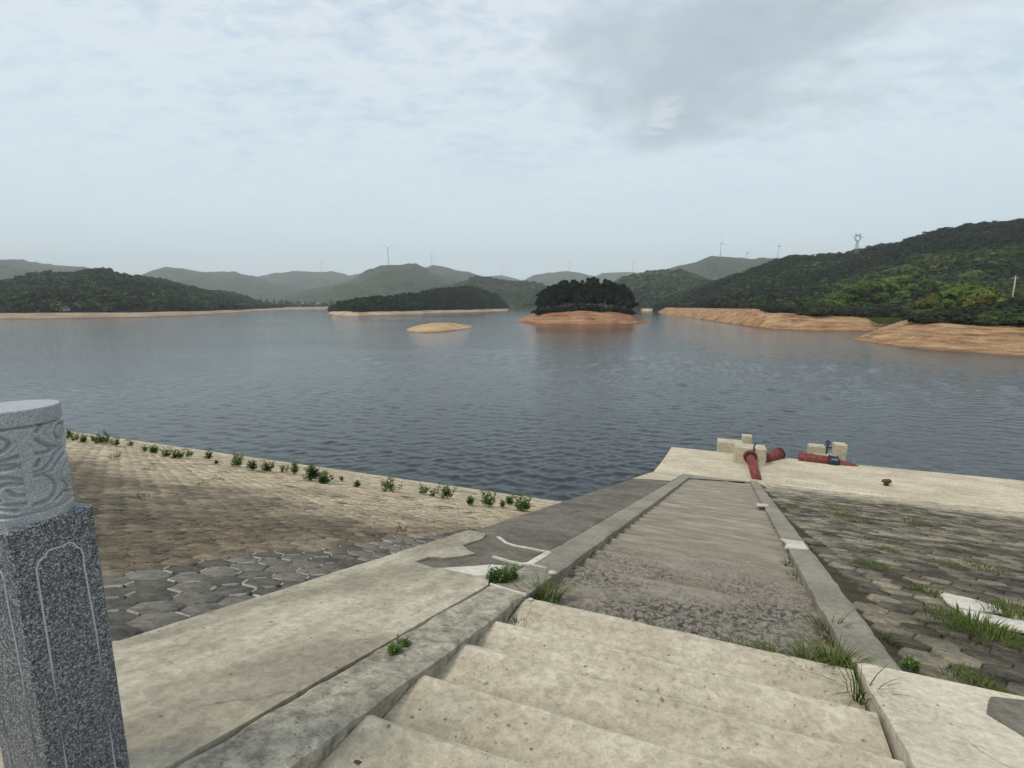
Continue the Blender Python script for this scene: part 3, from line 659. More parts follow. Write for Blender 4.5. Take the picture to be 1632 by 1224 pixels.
# ------------------------------------------------------------------ GRANITE POST
kk = 1.0
def hz(x, y, k): r = ray(x, y); return CAM + r * (k / -r[2])
W_ = .232
a_, b_ = hz(12, 851, 1.), hz(148, 803, 1.); k0 = W_ / np.linalg.norm(a_ - b_)
Ap, Bp = hz(12, 851, k0), hz(148, 803, k0); e = (Bp - Ap) / W_; nL = np.array([-e[1], e[0], 0.])       # nL: towards the left face side
if nL[0] > 0: nL = -nL
zt = Ap[2]; ctr = Ap + e * W_ / 2 + nL * W_ / 2; zbot = zc - 1.15
post = empty('stone_post', (float(ctr[0]), float(ctr[1]), zbot)); tag(post, 'grey speckled granite balustrade post with carved round drum on top', 'post')
RZ = math.atan2(e[1], e[0]); post.rotation_euler = (0, 0, RZ)
hS = zt - zbot
def rsq(x, r=.006, n=3):
    o = []
    for cx, cy, a0 in ((x - r, x - r, 0), (-x + r, x - r, 90), (-x + r, -x + r, 180), (x - r, -x + r, 270)):
        for i in range(n + 1): q = math.radians(a0 + 90 * i / n); o.append((cx + r * math.cos(q), cy + r * math.sin(q)))
    return o
lay = [(W_ / 2, 0), (W_ / 2, hS - .006), (W_ / 2 - .006, hS)]; vs = []; fs = []
for x, z in lay: vs += [(p, q, z) for p, q in rsq(x)]
n = len(rsq(.1))
for l in range(2):
    for i in range(n): j = (i + 1) % n; fs.append((l * n + i, l * n + j, (l + 1) * n + j, (l + 1) * n + i))
fs.append(tuple(range(2 * n, 3 * n)))
mesh('shaft', vs, fs, M['granite'], post)
# engraved frame lines on each side: outline read on the right-hand face, in face coordinates (s along, z up)
s_img = 400 / 785.
def face_sz(zx, zy):
    r = ray(zx * s_img, 600 + zy * s_img); nf = -nL; t = ((Ap - CAM) @ nf) / (r @ nf); P = CAM + r * t; return float((P - Ap) @ e), float(P[2] - zbot)
ol = [face_sz(*p) for p in [(208, 1224), (160, 900), (122, 660), (113, 605), (120, 580), (140, 562), (150, 545), (172, 537), (195, 530), (212, 520), (228, 520), (240, 534), (252, 538), (260, 556), (262, 590), (300, 800), (355, 1190)]]
ol = [q for q in ol if q[1] > .2]; sm_ = [(ol[0][0] + .012, .12)] + ol + [(ol[-1][0] - .004, .12)]
for fi in range(4):
    an = fi * math.pi / 2; pts = []
    for s, z in sm_:
        x, y = s - W_ / 2, -W_ / 2 - .0005; pts.append((x * math.cos(an) - y * math.sin(an), x * math.sin(an) + y * math.cos(an), z))
    pts.append(pts[0]); MB().tube(pts, .0030, 6, False).build('engraved_line', M['granite3'], post, False)
# drum: radius from its right-hand silhouette
def cyl_r(x, y):
    r = ray(x, y)[:2]; r /= np.linalg.norm(r); return abs(ctr[0] * r[1] - ctr[1] * r[0])
Rd = min(cyl_r(121, 795), W_ / 2 - .002); Rt = cyl_r(98, 650); print('drum r', Rd, Rt, 'W', W_, 'k0', k0, 'zt', zt - H)
rt = ray(50, 637); Yt = np.linalg.norm(ctr[:2]) + .0; hD = H + (rt[2] / np.linalg.norm(rt[:2])) * (Yt + Rt * .9) - zt; print('drum h', hD)
swirl = [[(0, 190), (20, 170), (50, 157), (75, 150)], [(0, 215), (25, 230), (60, 240), (100, 240), (130, 225), (165, 205), (175, 180), (150, 165), (110, 168), (85, 190), (95, 210), (125, 212), (140, 195)],
 [(0, 260), (35, 258), (75, 245)], [(0, 320), (30, 310), (60, 285), (80, 262), (120, 245), (160, 238), (195, 215)], [(30, 325), (60, 318), (95, 285), (130, 268), (170, 262), (200, 240)],
 [(110, 355), (118, 320), (145, 295), (185, 285), (215, 292)], [(120, 350), (150, 372), (190, 365), (228, 345)], [(160, 360), (150, 330), (175, 305), (210, 300), (222, 318), (200, 335), (180, 325)],
 [(0, 330), (30, 330), (60, 345), (75, 370), (60, 400), (30, 415), (0, 420)], [(0, 300), (12, 280)], [(80, 410), (120, 385), (160, 385), (200, 380)], [(150, 255), (185, 245), (205, 255)]]
def drum_tz(zx, zy):
    r = ray(zx * s_img, 600 + zy * s_img); Rm = (Rd + Rt) / 2; a = r[0] ** 2 + r[1] ** 2; bq = -2 * (r[0] * ctr[0] + r[1] * ctr[1]); cq = ctr[0] ** 2 + ctr[1] ** 2 - Rm ** 2
    dsc = bq * bq - 4 * a * cq; t = (-bq - math.sqrt(max(dsc, 0))) / (2 * a); P = CAM + r * t; return math.atan2(P[1] - ctr[1], P[0] - ctr[0]) - RZ, float(P[2] - zt)
seg_ = []
for c_ in swirl:
    q = [drum_tz(*p) for p in c_]; q2 = []
    for i in range(len(q) - 1):
        p0_, p1_, p2_, p3_ = q[max(i - 1, 0)], q[i], q[i + 1], q[min(i + 2, len(q) - 1)]
        for k in range(5):
            u_ = k / 5; q2.append(tuple(.5 * ((2 * p1_[d]) + (-p0_[d] + p2_[d]) * u_ + (2 * p0_[d] - 5 * p1_[d] + 4 * p2_[d] - p3_[d]) * u_ ** 2 + (-p0_[d] + 3 * p1_[d] - 3 * p2_[d] + p3_[d]) * u_ ** 3) for d in (0, 1)))
    q2.append(q[-1]); seg_ += [(q2[i], q2[i + 1]) for i in range(len(q2) - 1)]
nt, nz = 420, 210
th = np.linspace(0, 2 * math.pi, nt, endpoint=False); zz = np.linspace(0, hD, nz); T, Z = np.meshgrid(th, zz, indexing='ij')
tc0 = drum_tz(95, 280)[0]; per = math.radians(100)
Tl = ((T - tc0 + per / 2) % per) - per / 2                          # the carving repeats round the drum
D = np.full(T.shape, 9.)
for (t0, z0), (t1, z1) in seg_:
    ax = (t0 - tc0) * Rd; bx_ = (t1 - tc0) * Rd; X = Tl * Rd; dxx = bx_ - ax; dzz = z1 - z0; L2 = dxx ** 2 + dzz ** 2 + 1e-12
    u_ = np.clip(((X - ax) * dxx + (Z - z0) * dzz) / L2, 0, 1); D = np.minimum(D, np.hypot(X - ax - u_ * dxx, Z - z0 - u_ * dzz))
zr1, zr2 = hD - .052, .030
dep = .0085 * np.exp(-(D / .0040) ** 2) - .0035 * np.exp(-((D - .012) / .006) ** 2)
dep += .010 * np.exp(-((Z - zr1) / .0035) ** 2) + .006 * np.exp(-((Z - zr2) / .003) ** 2)
band = (Z < zr1) & (Z > zr2); dep = np.where(band, dep + .003, np.where((Z > zr1), .010 * np.exp(-((Z - zr1) / .0035) ** 2), dep))
RR = Rd + (Rt - Rd) * Z / hD - dep; RR = np.where(Z > hD - .003, RR - .003, RR)
Pz = np.stack([RR * np.cos(T), RR * np.sin(T), Z + hS], -1).reshape(-1, 3)
idx = np.arange(nt)[:, None] * nz + np.arange(nz - 1)[None]; nx = ((np.arange(nt) + 1) % nt)[:, None] * nz + np.arange(nz - 1)[None]
fc = np.stack([idx, nx, nx + 1, idx + 1], -1).reshape(-1, 4)
fl = [tuple(q) for q in fc.tolist()] + [tuple(i * nz + nz - 1 for i in range(nt))]
dr = mesh('carved_drum', Pz, fl, M['granite2'], post)
dr.data.polygons.foreach_set('use_smooth', np.array([True] * (len(fl) - 1) + [False]))

# ------------------------------------------------------------------ SMALL PLANTS
def blade_mesh(nb, hgt, spread, lean, wd, seed, base=.02):
    r = np.random.default_rng(seed); V_ = []; F_ = []; tn = []
    for i in range(nb):
        a = r.uniform(0, 2 * math.pi); rad = base * math.sqrt(r.uniform()); o = np.array([rad * math.cos(a) * 1.3, rad * math.sin(a), -.01]); d = np.array([math.cos(a), math.sin(a), 0]) * r.uniform(.2, 1) * lean
        L = hgt * r.uniform(.4, 1.); sd_ = np.array([-math.sin(a), math.cos(a), 0]); w0 = wd * r.uniform(.6, 1.2); k = len(V_)
        for j in range(5):
            u_ = j / 4; p = o + np.array([0, 0, 1.]) * L * (u_ - .35 * lean * u_ * u_) + d * L * u_ * u_ * spread; ww = w0 * (1 - u_) ** .7
            V_ += [p - sd_ * ww, p + sd_ * ww]
        for j in range(4): F_.append((k + 2 * j, k + 2 * j + 1, k + 2 * j + 3, k + 2 * j + 2)); tn.append(min(1, max(0, r.normal(.45, .2) + .1 * j)))
    return V_, F_, tn
def weed_mesh(ns, hgt, wd, seed, leaf=.05):
    r = np.random.default_rng(seed); V_ = []; F_ = []; tn = []
    for s in range(ns):
        a = r.uniform(0, 6.28); lean = r.uniform(.05, .45) * wd; o = np.array([r.normal(0, wd * .15), r.normal(0, wd * .15), -.01]); L = hgt * r.uniform(.5, 1.)
        tip = o + np.array([math.cos(a) * lean, math.sin(a) * lean, L]); k = len(V_); sd_ = np.array([-math.sin(a), math.cos(a), 0]) * .004
        V_ += [o - sd_, o + sd_, tip + sd_, tip - sd_]; F_.append((k, k + 1, k + 2, k + 3)); tn.append(.3)
        for j in range(int(9 + L * 30)):
            u_ = r.uniform(.15, 1.); c_ = o + (tip - o) * u_; b_ = r.uniform(0, 6.28); l = leaf * r.uniform(.6, 1.3) * (1.25 - u_ * .6); d = np.array([math.cos(b_), math.sin(b_), r.uniform(.1, .8)]); d /= np.linalg.norm(d)
            n_ = np.cross(d, [0, 0, 1.]); n_ /= np.linalg.norm(n_); k = len(V_); V_ += [c_, c_ + d * l * .5 + n_ * l * .22, c_ + d * l, c_ + d * l * .5 - n_ * l * .22]; F_.append((k, k + 1, k + 2, k + 3)); tn.append(min(1, max(0, r.normal(.5, .22))))
    return V_, F_, tn
def plantobj(name, vft, m_, loc, rz=0., sc=1.):
    V_, F_, tn = vft; o = mesh(name, V_, np.array(F_), m_, None, attr={'tone': ('FACE', tn)}); o.location = tuple(map(float, loc)); o.rotation_euler = (0, 0, rz); o.scale = (sc,) * 3; return o
# row of weeds above the left waterline: (x, y of the foot, height px, bushiness)
row = [(112, 700, 14, 3), (122, 703, 12, 3), (134, 706, 16, 4), (150, 704, 12, 3), (166, 708, 17, 4), (184, 712, 14, 3), (208, 713, 14, 2), (232, 720, 13, 4), (246, 723, 13, 4), (266, 729, 18, 4), (283, 731, 17, 4), (298, 730, 14, 3), (333, 733, 15, 2), (345, 739, 7, 2),
       (378, 744, 19, 5), (404, 750, 17, 4), (429, 752, 22, 5), (452, 753, 16, 3), (470, 756, 19, 3), (497, 766, 22, 5), (521, 771, 20, 5), (544, 767, 11, 1), (570, 776, 9, 3), (622, 784, 24, 5), (674, 788, 17, 3), (690, 792, 15, 2), (713, 795, 18, 3), (750, 805, 15, 3), (777, 808, 22, 4), (800, 808, 15, 2), (812, 805, 15, 3), (832, 814, 24, 5)]
on = ['first', 'second', 'third', 'fourth', 'fifth', 'sixth', 'seventh', 'eighth', 'ninth', 'tenth', 'eleventh', 'twelfth', 'thirteenth', 'fourteenth', 'fifteenth', 'sixteenth']
_o1 = ['', 'first', 'second', 'third', 'fourth', 'fifth', 'sixth', 'seventh', 'eighth', 'ninth', 'tenth', 'eleventh', 'twelfth', 'thirteenth', 'fourteenth', 'fifteenth', 'sixteenth', 'seventeenth', 'eighteenth', 'nineteenth']
def ordw(n):
    if n < 20: return _o1[n]
    return {2: 'twent', 3: 'thirt', 4: 'fort', 5: 'fift', 6: 'sixt'}[n // 10] + ('ieth' if n % 10 == 0 else 'y-' + _o1[n % 10])
adj = {1: 'sparse', 2: 'thin', 3: 'slender', 4: 'leafy', 5: 'dense dark'}
for i, (x, y, hp_, bu) in enumerate(row):
    P, p_, q_ = px_left(x, y); hh = hp_ * P[1] / F * random.uniform(.95, 1.45); nn = len(row)
    o = plantobj('weed_plant', weed_mesh(3 + int(bu * random.uniform(2, 5)), hh, hh * (.4 + .17 * bu) * random.uniform(.7, 1.3), 100 + i, .05 + hh * random.uniform(.10, .17)), M['weed'], P)
    lab = (on[i] + ' weed counted from the left in the row above the waterline, ' + adj[bu]) if i < nn // 2 else (on[nn - 1 - i] + ' weed counted from the stairs end of the row above the waterline, ' + adj[bu])
    tag(o, lab, 'weed', 'weeds growing in a row above the left waterline')
def pr(x, y, h=0): a, b = px_ab(x, y); return AB(a, b, h)
for (x, y, hpx, ns, lab) in [(640, 848, 14, 6, 'small thin weed in the paving just left of the pale side slab'), (800, 928, 26, 30, 'dark green leafy weed clump in the joint beside the left curb'),
        (628, 1045, 22, 14, 'low creeping weed in the crack beside the upper left curb'), (646, 1033, 18, 12, 'smaller creeping weed in the crack just above the low one by the curb'),
        (183, 731, 12, 10, 'small dark weed alone on the sandy slope near the granite post'), (1450, 1068, 22, 12, 'yellow green weed beside the foot of the right curb')]:
    P = px_left(x, y)[0] if (x < 645 and y < 900) else pr(x, y, .01)
    hh = hpx * P[1] / F * 1.1; o = plantobj('weed_plant', weed_mesh(ns, hh, hh * 1.4, x, .03 + hh * .09), M['weed'], P); tag(o, lab, 'weed')
for j, (x, y) in enumerate([(788, 926), (815, 924)]):
    P = pr(x, y, .01); o = plantobj('weed_plant', weed_mesh(18, .12, .16, x, .045), M['weed'], P); tag(o, ('left' if j == 0 else 'right') + ' side sprout of the dark weed clump at the left curb joint', 'weed')
tufts = [(866, 945, .20, 170, 'bright green grass tuft at the inner corner of the left curb'), (825, 990, .07, 40, 'short dry grass tuft under the left curb edge on the upper steps'),
 (705, 990, .06, 26, 'tiny grass sprig in the crack left of the upper curb'), (1050, 995, .07, 70, 'thin grass tuft at the centre of the joint between the two flights'), (1180, 1023, .09, 110, 'grass tuft left of the big clump in the joint between the flights'),
 (1228, 1035, .09, 110, 'low grass tuft between the centre tuft and the big clump'), (1285, 1048, .14, 160, 'left half of the big grass clump at the right end of the joint'), (1335, 1052, .17, 260, 'big green grass clump at the right curb between the flights'),
 (1372, 1098, .24, 30, 'long bladed grass clump arching over the curb below the joint'), (1268, 912, .10, 60, 'small grass tuft in the gap along the right curb'), (1255, 890, .08, 40, 'upper small grass tuft in the gap along the right curb'),
 (1325, 1000, .18, 90, 'grass tuft in the gap beside the right curb above the big clump'), (1412, 1015, .10, 40, 'grass sprig right of the right curb')]
for i, (x, y, hh, nb_, lab) in enumerate(tufts):
    o = plantobj('grass_tuft', blade_mesh(nb_, hh * 1.05 + (.09 if i not in (1, 2, 12) else 0), 1.3 if i != 8 else 1.9, .9, .003 + hh * .012, 300 + i, .03 + hh * (.45 if i != 8 else .12)), M['grass'], pr(x, y, (-.02 if i in (1, 2, 12) else -.06 if i == 8 else -.10)), i * .7); tag(o, lab, 'grass tuft')
rt_ = [(1545, 1003, .16, .30, 'lush'), (1575, 1022, .15, .30, 'lush'), (1560, 1100, .08, .20, 'low'), (1610, 975, .10, .25, 'yellowish'), (1480, 945, .08, .2, 'low'), (1395, 905, .09, .22, 'dark'), (1420, 880, .07, .2, 'small'), (1340, 822, .10, .4, 'sprawling'), (1365, 830, .10, .35, 'patchy'),
      (1445, 812, .1, .5, 'wide'), (1410, 790, .10, .4, 'flat'), (1455, 793, .07, .3, 'flat'), (1520, 797, .1, .6, 'broad'), (1592, 802, .08, .45, 'narrow'), (1376, 784, .08, .2, 'tiny'), (1460, 836, .1, .35, 'thin'), (1572, 910, .08, .3, 'faint'), (1520, 905, .06, .2, 'sparse'), (1265, 808, .08, .2, 'small'), (1330, 812, .08, .4, 'long'), (1640, 1000, .12, .3, 'green')]
rt_.sort(key=lambda q: q[1])
for i, (x, y, hh, rad, ad) in enumerate(rt_):
    o = plantobj('grass_tuft', blade_mesh(int(200 + 1100 * rad), hh, 1.2, .8, .003 + hh * .015, 500 + i, rad), M['grass'], pr(x, y, -.03), i)
    wh = (on[i] + ' from the platform') if i < 11 else (on[len(rt_) - 1 - i] + ' counted up from the nearest')
    tag(o, ad + ' grass tuft on the dark block slope, ' + wh, 'grass tuft', 'grass tufts on the dark block slope')
for i, (x, y) in enumerate([(232, 750), (316, 773), (222, 796), (345, 765), (505, 770)]):
    o = plantobj('grass_tuft', blade_mesh(90, .1, 1.2, .8, .006, 700 + i, .2), M['grass'], px_left(x, y)[0] + [0, 0, -.02], i); tag(o, 'short flat grass tuft on the sandy slope, ' + on[i] + ' of five from the left' if 0 else 'short flat grass tuft on the sandy slope, ' + ['left of the pair above the stained blocks', 'in the middle of the open sand', 'lowest, over the stained blocks', 'right of the middle one', 'just below the weed row'][i], 'grass tuft')
# white screed patches on the right slope, debris
tag(patch('mortar_patch', [(1498, 950), (1515, 949), (1550, 957), (1585, 968), (1592, 977), (1560, 978), (1520, 968)], M['white'], .02, None, .06, sub=12), 'upper white mortar patch on the dark block slope', 'patch')
tag(patch('mortar_patch', [(1528, 974), (1545, 976), (1590, 984), (1640, 993), (1700, 1004), (1700, 1022), (1632, 1009), (1580, 996), (1545, 988)], M['white'], .02, None, .06, sub=12), 'lower long white mortar patch on the dark block slope', 'patch')
# dry litter on the left slope (nobody could count it)
V_ = []; F_ = []; r = RNG
for i in range(7000):
    if i % 3: x = r.normal(400, 120); y = 850 + r.normal(0, 22) + (x - 300) * -.03
    else: x = r.uniform(160, 650); y = r.uniform(800, 905)
    if x < 120: continue
    P, p_, q_ = px_left(x, y)
    if zoneL(np.array([p_]), np.array([q_]))[0] > .5 and random.random() < .93: continue
    if a_of(P) > A0 - .1: continue
    s = r.uniform(.004, .012); a = r.uniform(0, 6.28); d = np.array([math.cos(a), math.sin(a), r.uniform(-.3, .3)]) * s; n_ = np.array([-math.sin(a), math.cos(a), r.uniform(-.5, .5)]) * s * r.uniform(.3, .6); k = len(V_)
    P = P + [0, 0, r.uniform(.004, .014)]; V_ += [P - d, P + n_, P + d, P - n_]; F_.append((k, k + 1, k + 2, k + 3))
tag(mesh('dry_litter', V_, F_, M['litter']), 'scattered dry brown leaf litter on the stained hexagonal blocks', 'leaf litter', kind='stuff')
V_ = []; F_ = []
for i in range(900):
    a = r.uniform(A2 + .05, A3 - .05); k_ = r.integers(1, len(up_e)) if i % 3 else r.integers(1, 14); E_ = up_e if i % 3 else lo_e; e0, e1 = E_[k_ - 1], E_[k_]
    u_ = min(.93, r.beta(.8, 1.6) + .05) if r.uniform() < .7 else r.uniform(.06, .93); b = e0 + (e1 - e0) * u_; s = r.uniform(.003, .011) * (2.2 if r.uniform() < .04 else 1); th_ = r.uniform(0, 6.28)
    P = AB(a, b, -(e1 - b) * SL * .96 * -1 * -1 + .009 - (0 if i % 3 else .045)); d = np.array([math.cos(th_), math.sin(th_), r.uniform(-.2, .2)]) * s; n_ = np.array([-math.sin(th_), math.cos(th_), r.uniform(-.3, .3)]) * s * r.uniform(.25, .6); k = len(V_)
    V_ += [P - d, P + n_, P + d, P - n_]; F_.append((k, k + 1, k + 2, k + 3))
tag(mesh('step_grit', V_, F_, M['litter']), 'fine dry grit and leaf scraps scattered over the stair treads', 'litter', kind='stuff')
def pebble(loc, s, m_, label):
    mb = MB(); r = np.random.default_rng(int(s * 1e5)); vs = []; 
    for i in range(5):
        for j in range(8):
            ph = math.pi * (i + .5) / 5; t_ = 2 * math.pi * j / 8; k = s * r.uniform(.8, 1.15); vs.append((k * math.sin(ph) * math.cos(t_) * 1.3, k * math.sin(ph) * math.sin(t_), k * .6 * math.cos(ph)))
    fs = [(i * 8 + j, (i + 1) * 8 + j, (i + 1) * 8 + (j + 1) % 8, i * 8 + (j + 1) % 8) for i in range(4) for j in range(8)] + [tuple(range(7, -1, -1))[::-1], tuple(32 + j for j in range(8))[::-1]]
    mb.add(vs, fs); o = mb.build('stone', m_, None, True); o.location = tuple(map(float, loc)); return tag(o, label, 'stone')
pebble(pr(880, 917, .03), .035, M['stone'], 'pale round stone beside the bright grass tuft')
pebble(pr(846, 955, .0), .018, M['stone'], 'small white stone at the corner of the top step')
pebble(pr(772, 1072, -.06), .012, M['stone'], 'tiny white pebble on an upper step tread')
pebble(pr(570, 1196, -.07), .022, M['rust'], 'brown leaf scrap in the corner under the upper left curb')

# ------------------------------------------------------------------ FAR TERRAIN
def lerp_row(row, xs):
    r = np.array(row, float); return np.interp(xs, r[:, 0], r[:, 1]), np.exp(np.interp(xs, r[:, 0], np.log(r[:, 2])))
def wdep(y, z=0.):
    r = ray(816, y); return (z - H) / r[2] * r[1]
def wrow(pts, z=-.25): return [(x, y, wdep(y, 0) * 1.0) for x, y in pts]
TER = {}
def terrain(name, x0, x1, rows, m_, nx=120, sub=6, amp=1., seed=0, nscale=.02, back=.5, powr=.75, skirt=True, kind='structure', ease=True, rid=False):
    """rows of (px, py, depth) from the waterline up to the ridge; a back slope falls behind"""
    xs = np.linspace(x0, x1, nx + 1); G = []; T_ = []
    rr = []
    for row in rows:
        y, D = lerp_row(row, xs); rr.append(np.array([at_depth(x, yy, d) for x, yy, d in zip(xs, y, D)]))
    f0 = rr[0].copy(); f0[:, 2] = -1.2; d_ = np.array([p / np.linalg.norm(p[:2]) for p in f0 * [1, 1, 0]]); f0 -= d_ * 1.2; G.append(f0); T_.append(0)
    for k in range(len(rr)):
        if k == 0: G.append(rr[0]); T_.append(.02); continue
        for s in range(1, sub + 1):
            u_ = s / sub; p = rr[k - 1] * (1 - u_) + rr[k] * u_
            if ease: p[:, 2] = rr[k - 1][:, 2] + (rr[k][:, 2] - rr[k - 1][:, 2]) * (u_ ** powr if k == len(rr) - 1 else u_)
            G.append(p); T_.append(.5 if not (k == len(rr) - 1 and s == sub) else .12)
    top = rr[-1]; wd = np.linalg.norm((rr[-1] - rr[0])[:, :2], axis=1); wd = np.maximum(wd, top[:, 2] * 1.5) * back
    for s in range(1, sub + 1):
        u_ = s / sub; p = top + np.concatenate([d_[:, :2] * (wd * u_)[:, None], np.zeros((len(xs), 1))], 1); p[:, 2] = top[:, 2] * (1 - u_ ** 1.3) - 1.5 * u_; G.append(p); T_.append(.4)
    G = np.array(G)                                                  # rows, cols, 3
    n = fbm(G[..., 0] * nscale, G[..., 1] * nscale, 6, seed)
    if rid: n = .3 - 1.6 * np.abs(fbm(G[..., 0] * nscale + n, G[..., 1] * nscale * .6, 6, seed + 3)) * 1.4 + .3 * n
    G[..., 2] += n * amp * 2 * np.array(T_)[:, None] * np.clip(G[..., 2] / (amp * 1.5 + 1e-6), 0, 1)
    o = mesh(name, G.transpose(1, 0, 2).reshape(-1, 3), grid_faces(nx + 1, G.shape[0]), m_, None, smooth=True)
    tag(o, kind=kind); return o, G
def scatter(G, n, rows, seed=0, cond=None):
    """random points on the terrain grid, weighted by area"""
    r = np.random.default_rng(seed); A = G[rows[0]:rows[1]]; a = A[:-1, :-1]; b = A[1:, :-1]; c_ = A[:-1, 1:]; d = A[1:, 1:]
    ar = np.linalg.norm(np.cross((b - a), (c_ - a)), axis=-1).ravel(); pk = r.choice(len(ar), n, p=ar / ar.sum()); u_ = r.uniform(size=(n, 1)); v_ = r.uniform(size=(n, 1))
    a, b, c_, d = (q.reshape(-1, 3)[pk] for q in (a, b, c_, d)); return (a * (1 - u_) + b * u_) * (1 - v_) + (c_ * (1 - u_) + d * u_) * v_
def crown_tpl(nl, seed, kind='round', leaf=.2, lumps=7):
    """unit crown (radius about 1, base at z=0): leaf triangles spread on several lumps; returns V (nl*3,3), tone"""
    r = np.random.default_rng(seed); L = []
    if kind == 'round':
        for i in range(lumps): a = r.uniform(0, 6.28); q = r.uniform(.15, .62); z = r.uniform(.35, 1.35); L.append((q * math.cos(a), q * math.sin(a), z, r.uniform(.32, .55)))
        L.append((0, 0, .9, .62))
    elif kind == 'pine':
        for i in range(lumps):
            z = .9 + 1.5 * i / lumps + r.uniform(-.1, .1); q = (1.05 - .75 * i / lumps) * r.uniform(.25, .85); a = r.uniform(0, 6.28); L.append((q * math.cos(a), q * math.sin(a), z, r.uniform(.25, .45) * (1.1 - .5 * i / lumps)))
        L.append((0, 0, 2.5, .22)); L.append((0, 0, 2.1, .35)); L.append((0, 0, 1.6, .45))
    elif kind == 'shrub':
        for i in range(lumps): a = r.uniform(0, 6.28); q = r.uniform(.2, .8); L.append((q * math.cos(a), q * math.sin(a), r.uniform(.15, .6), r.uniform(.3, .5)))
        L.append((0, 0, .5, .55))
    L = np.array(L); wts = L[:, 3] ** 2; pk = r.choice(len(L), nl, p=wts / wts.sum()); d = r.normal(size=(nl, 3)); d /= np.linalg.norm(d, axis=1, keepdims=True)
    d[:, 2] = np.where(d[:, 2] < -.3, -d[:, 2], d[:, 2]); rad = L[pk, 3:4] * r.uniform(.72, 1.08, (nl, 1)); c_ = L[pk, :3] + d * rad * np.array([1, 1, .72 if kind != 'pine' else .6])
    t1 = np.cross(d, r.normal(size=(nl, 3))); t1 /= np.linalg.norm(t1, axis=1, keepdims=True); t2 = np.cross(d, t1) + d * r.uniform(-.6, .6, (nl, 1)); s = leaf * r.uniform(.5, 1.2, (nl, 1))
    Vt = np.stack([c_ + t1 * s, c_ - t1 * s * .5 + t2 * s * .85, c_ - t1 * s * .5 - t2 * s * .85], 1)
    return Vt, r.normal(0, .1, nl) + r.normal(0, .1, len(L))[pk]
def wood(name, pts, hs, tones, seed, m_, nl=90, leaf=.26, nt_=6, kinds=('round',), label='', squash=1.):
    r = np.random.default_rng(seed); tp = [crown_tpl(nl, seed * 31 + i, kinds[i % len(kinds)], leaf) for i in range(nt_)]; Vs = []; Ts = []
    for P, h, tn in zip(pts, hs, tones):
        V0, t0 = tp[r.integers(nt_)]; a = r.uniform(0, 6.28); ca, sa = math.cos(a), math.sin(a); sc = h / 1.8; sx_ = sc * r.uniform(.8, 1.2) * squash
        Q = np.empty_like(V0); Q[..., 0] = (V0[..., 0] * ca - V0[..., 1] * sa) * sx_ + P[0]; Q[..., 1] = (V0[..., 0] * sa + V0[..., 1] * ca) * sx_ + P[1]; Q[..., 2] = V0[..., 2] * sc + P[2] - .15 * h
        Vs.append(Q.reshape(-1, 3)); Ts.append(t0 + tn)
    Vs = np.vstack(Vs); F_ = np.arange(len(Vs)).reshape(-1, 3); o = mesh(name, Vs, F_, m_, None, attr={'tone': ('FACE', np.clip(np.concatenate(Ts), 0, 1))})
    return tag(o, label, 'woodland', kind='stuff')

# hills, far to near ------------------------------------------------------------
def ridge(pts, D): return [(x, y, D) for x, y in pts]
def simple_hill(name, pts, D, foot, footD, seed, amp, nx=200, sub=22, powr=.8, mat_='hill'):
    amp *= 1.5
    x0, x1 = pts[0][0], pts[-1][0]
    return terrain(name, x0, x1, [[(x0, foot, footD), (x1, foot, footD)], ridge(pts, D)], M[mat_], nx, sub, amp, seed, 9. / D, .6, powr, rid=True)
HY1 = 487
simple_hill('hill', [(-300, 440), (-200, 425), (-80, 416), (0, 413), (35, 414), (55, 420), (95, 423), (135, 427), (160, 433), (200, 440), (260, 455), (330, 480)], 2300, 489, 1500, 1, 30)
simple_hill('hill', [(-200, 470), (-60, 440), (0, 424), (25, 428), (50, 436), (90, 455), (140, 480)], 1700, 490, 1200, 12, 25)
simple_hill('hill', [(150, 470), (200, 450), (225, 440), (240, 432), (265, 424), (290, 427), (315, 432), (345, 437), (375, 435), (395, 441), (415, 446), (450, 455), (500, 470), (540, 484)], 2900, 488, 1900, 2, 45)
simple_hill('hill', [(330, 462), (380, 448), (410, 442), (440, 438), (465, 435), (490, 436), (505, 434), (530, 434), (545, 437), (556, 441), (580, 437), (600, 434), (640, 440), (700, 460)], 3700, 488, 2600, 3, 50)
simple_hill('hill', [(640, 445), (670, 430), (690, 422), (715, 427), (745, 437), (760, 443), (800, 455), (850, 475)], 2900, 488, 2000, 5, 40)
simple_hill('hill', [(430, 484), (455, 472), (500, 463), (540, 452), (575, 440), (595, 428), (607, 422), (625, 421), (650, 421), (660, 425), (675, 430), (700, 438), (740, 452), (800, 470), (840, 482)], 2100, 489, 1300, 4, 38)
simple_hill('hill', [(740, 455), (775, 441), (800, 438), (820, 443), (840, 450), (880, 465)], 4300, 488, 3200, 6, 50)
simple_hill('hill', [(800, 465), (830, 450), (850, 441), (875, 437), (895, 434), (905, 433), (925, 436), (960, 443), (990, 447), (1040, 460)], 3600, 488, 2600, 7, 45)
simple_hill('hill', [(930, 450), (960, 438), (975, 434), (1000, 433), (1030, 434), (1045, 438), (1090, 455)], 3800, 488, 2800, 8, 45)
simple_hill('hill', [(1000, 460), (1050, 434), (1080, 424), (1110, 417), (1125, 410), (1135, 407), (1150, 408), (1180, 411), (1205, 415), (1230, 414), (1260, 411), (1320, 420), (1400, 440)], 2100, 489, 1300, 9, 38)
_, G1 = simple_hill('hill', [(640, 485), (690, 465), (735, 452), (750, 444), (758, 441), (775, 444), (800, 450), (840, 455), (870, 462), (930, 474), (990, 484)], 1500, 490, 1000, 10, 20)
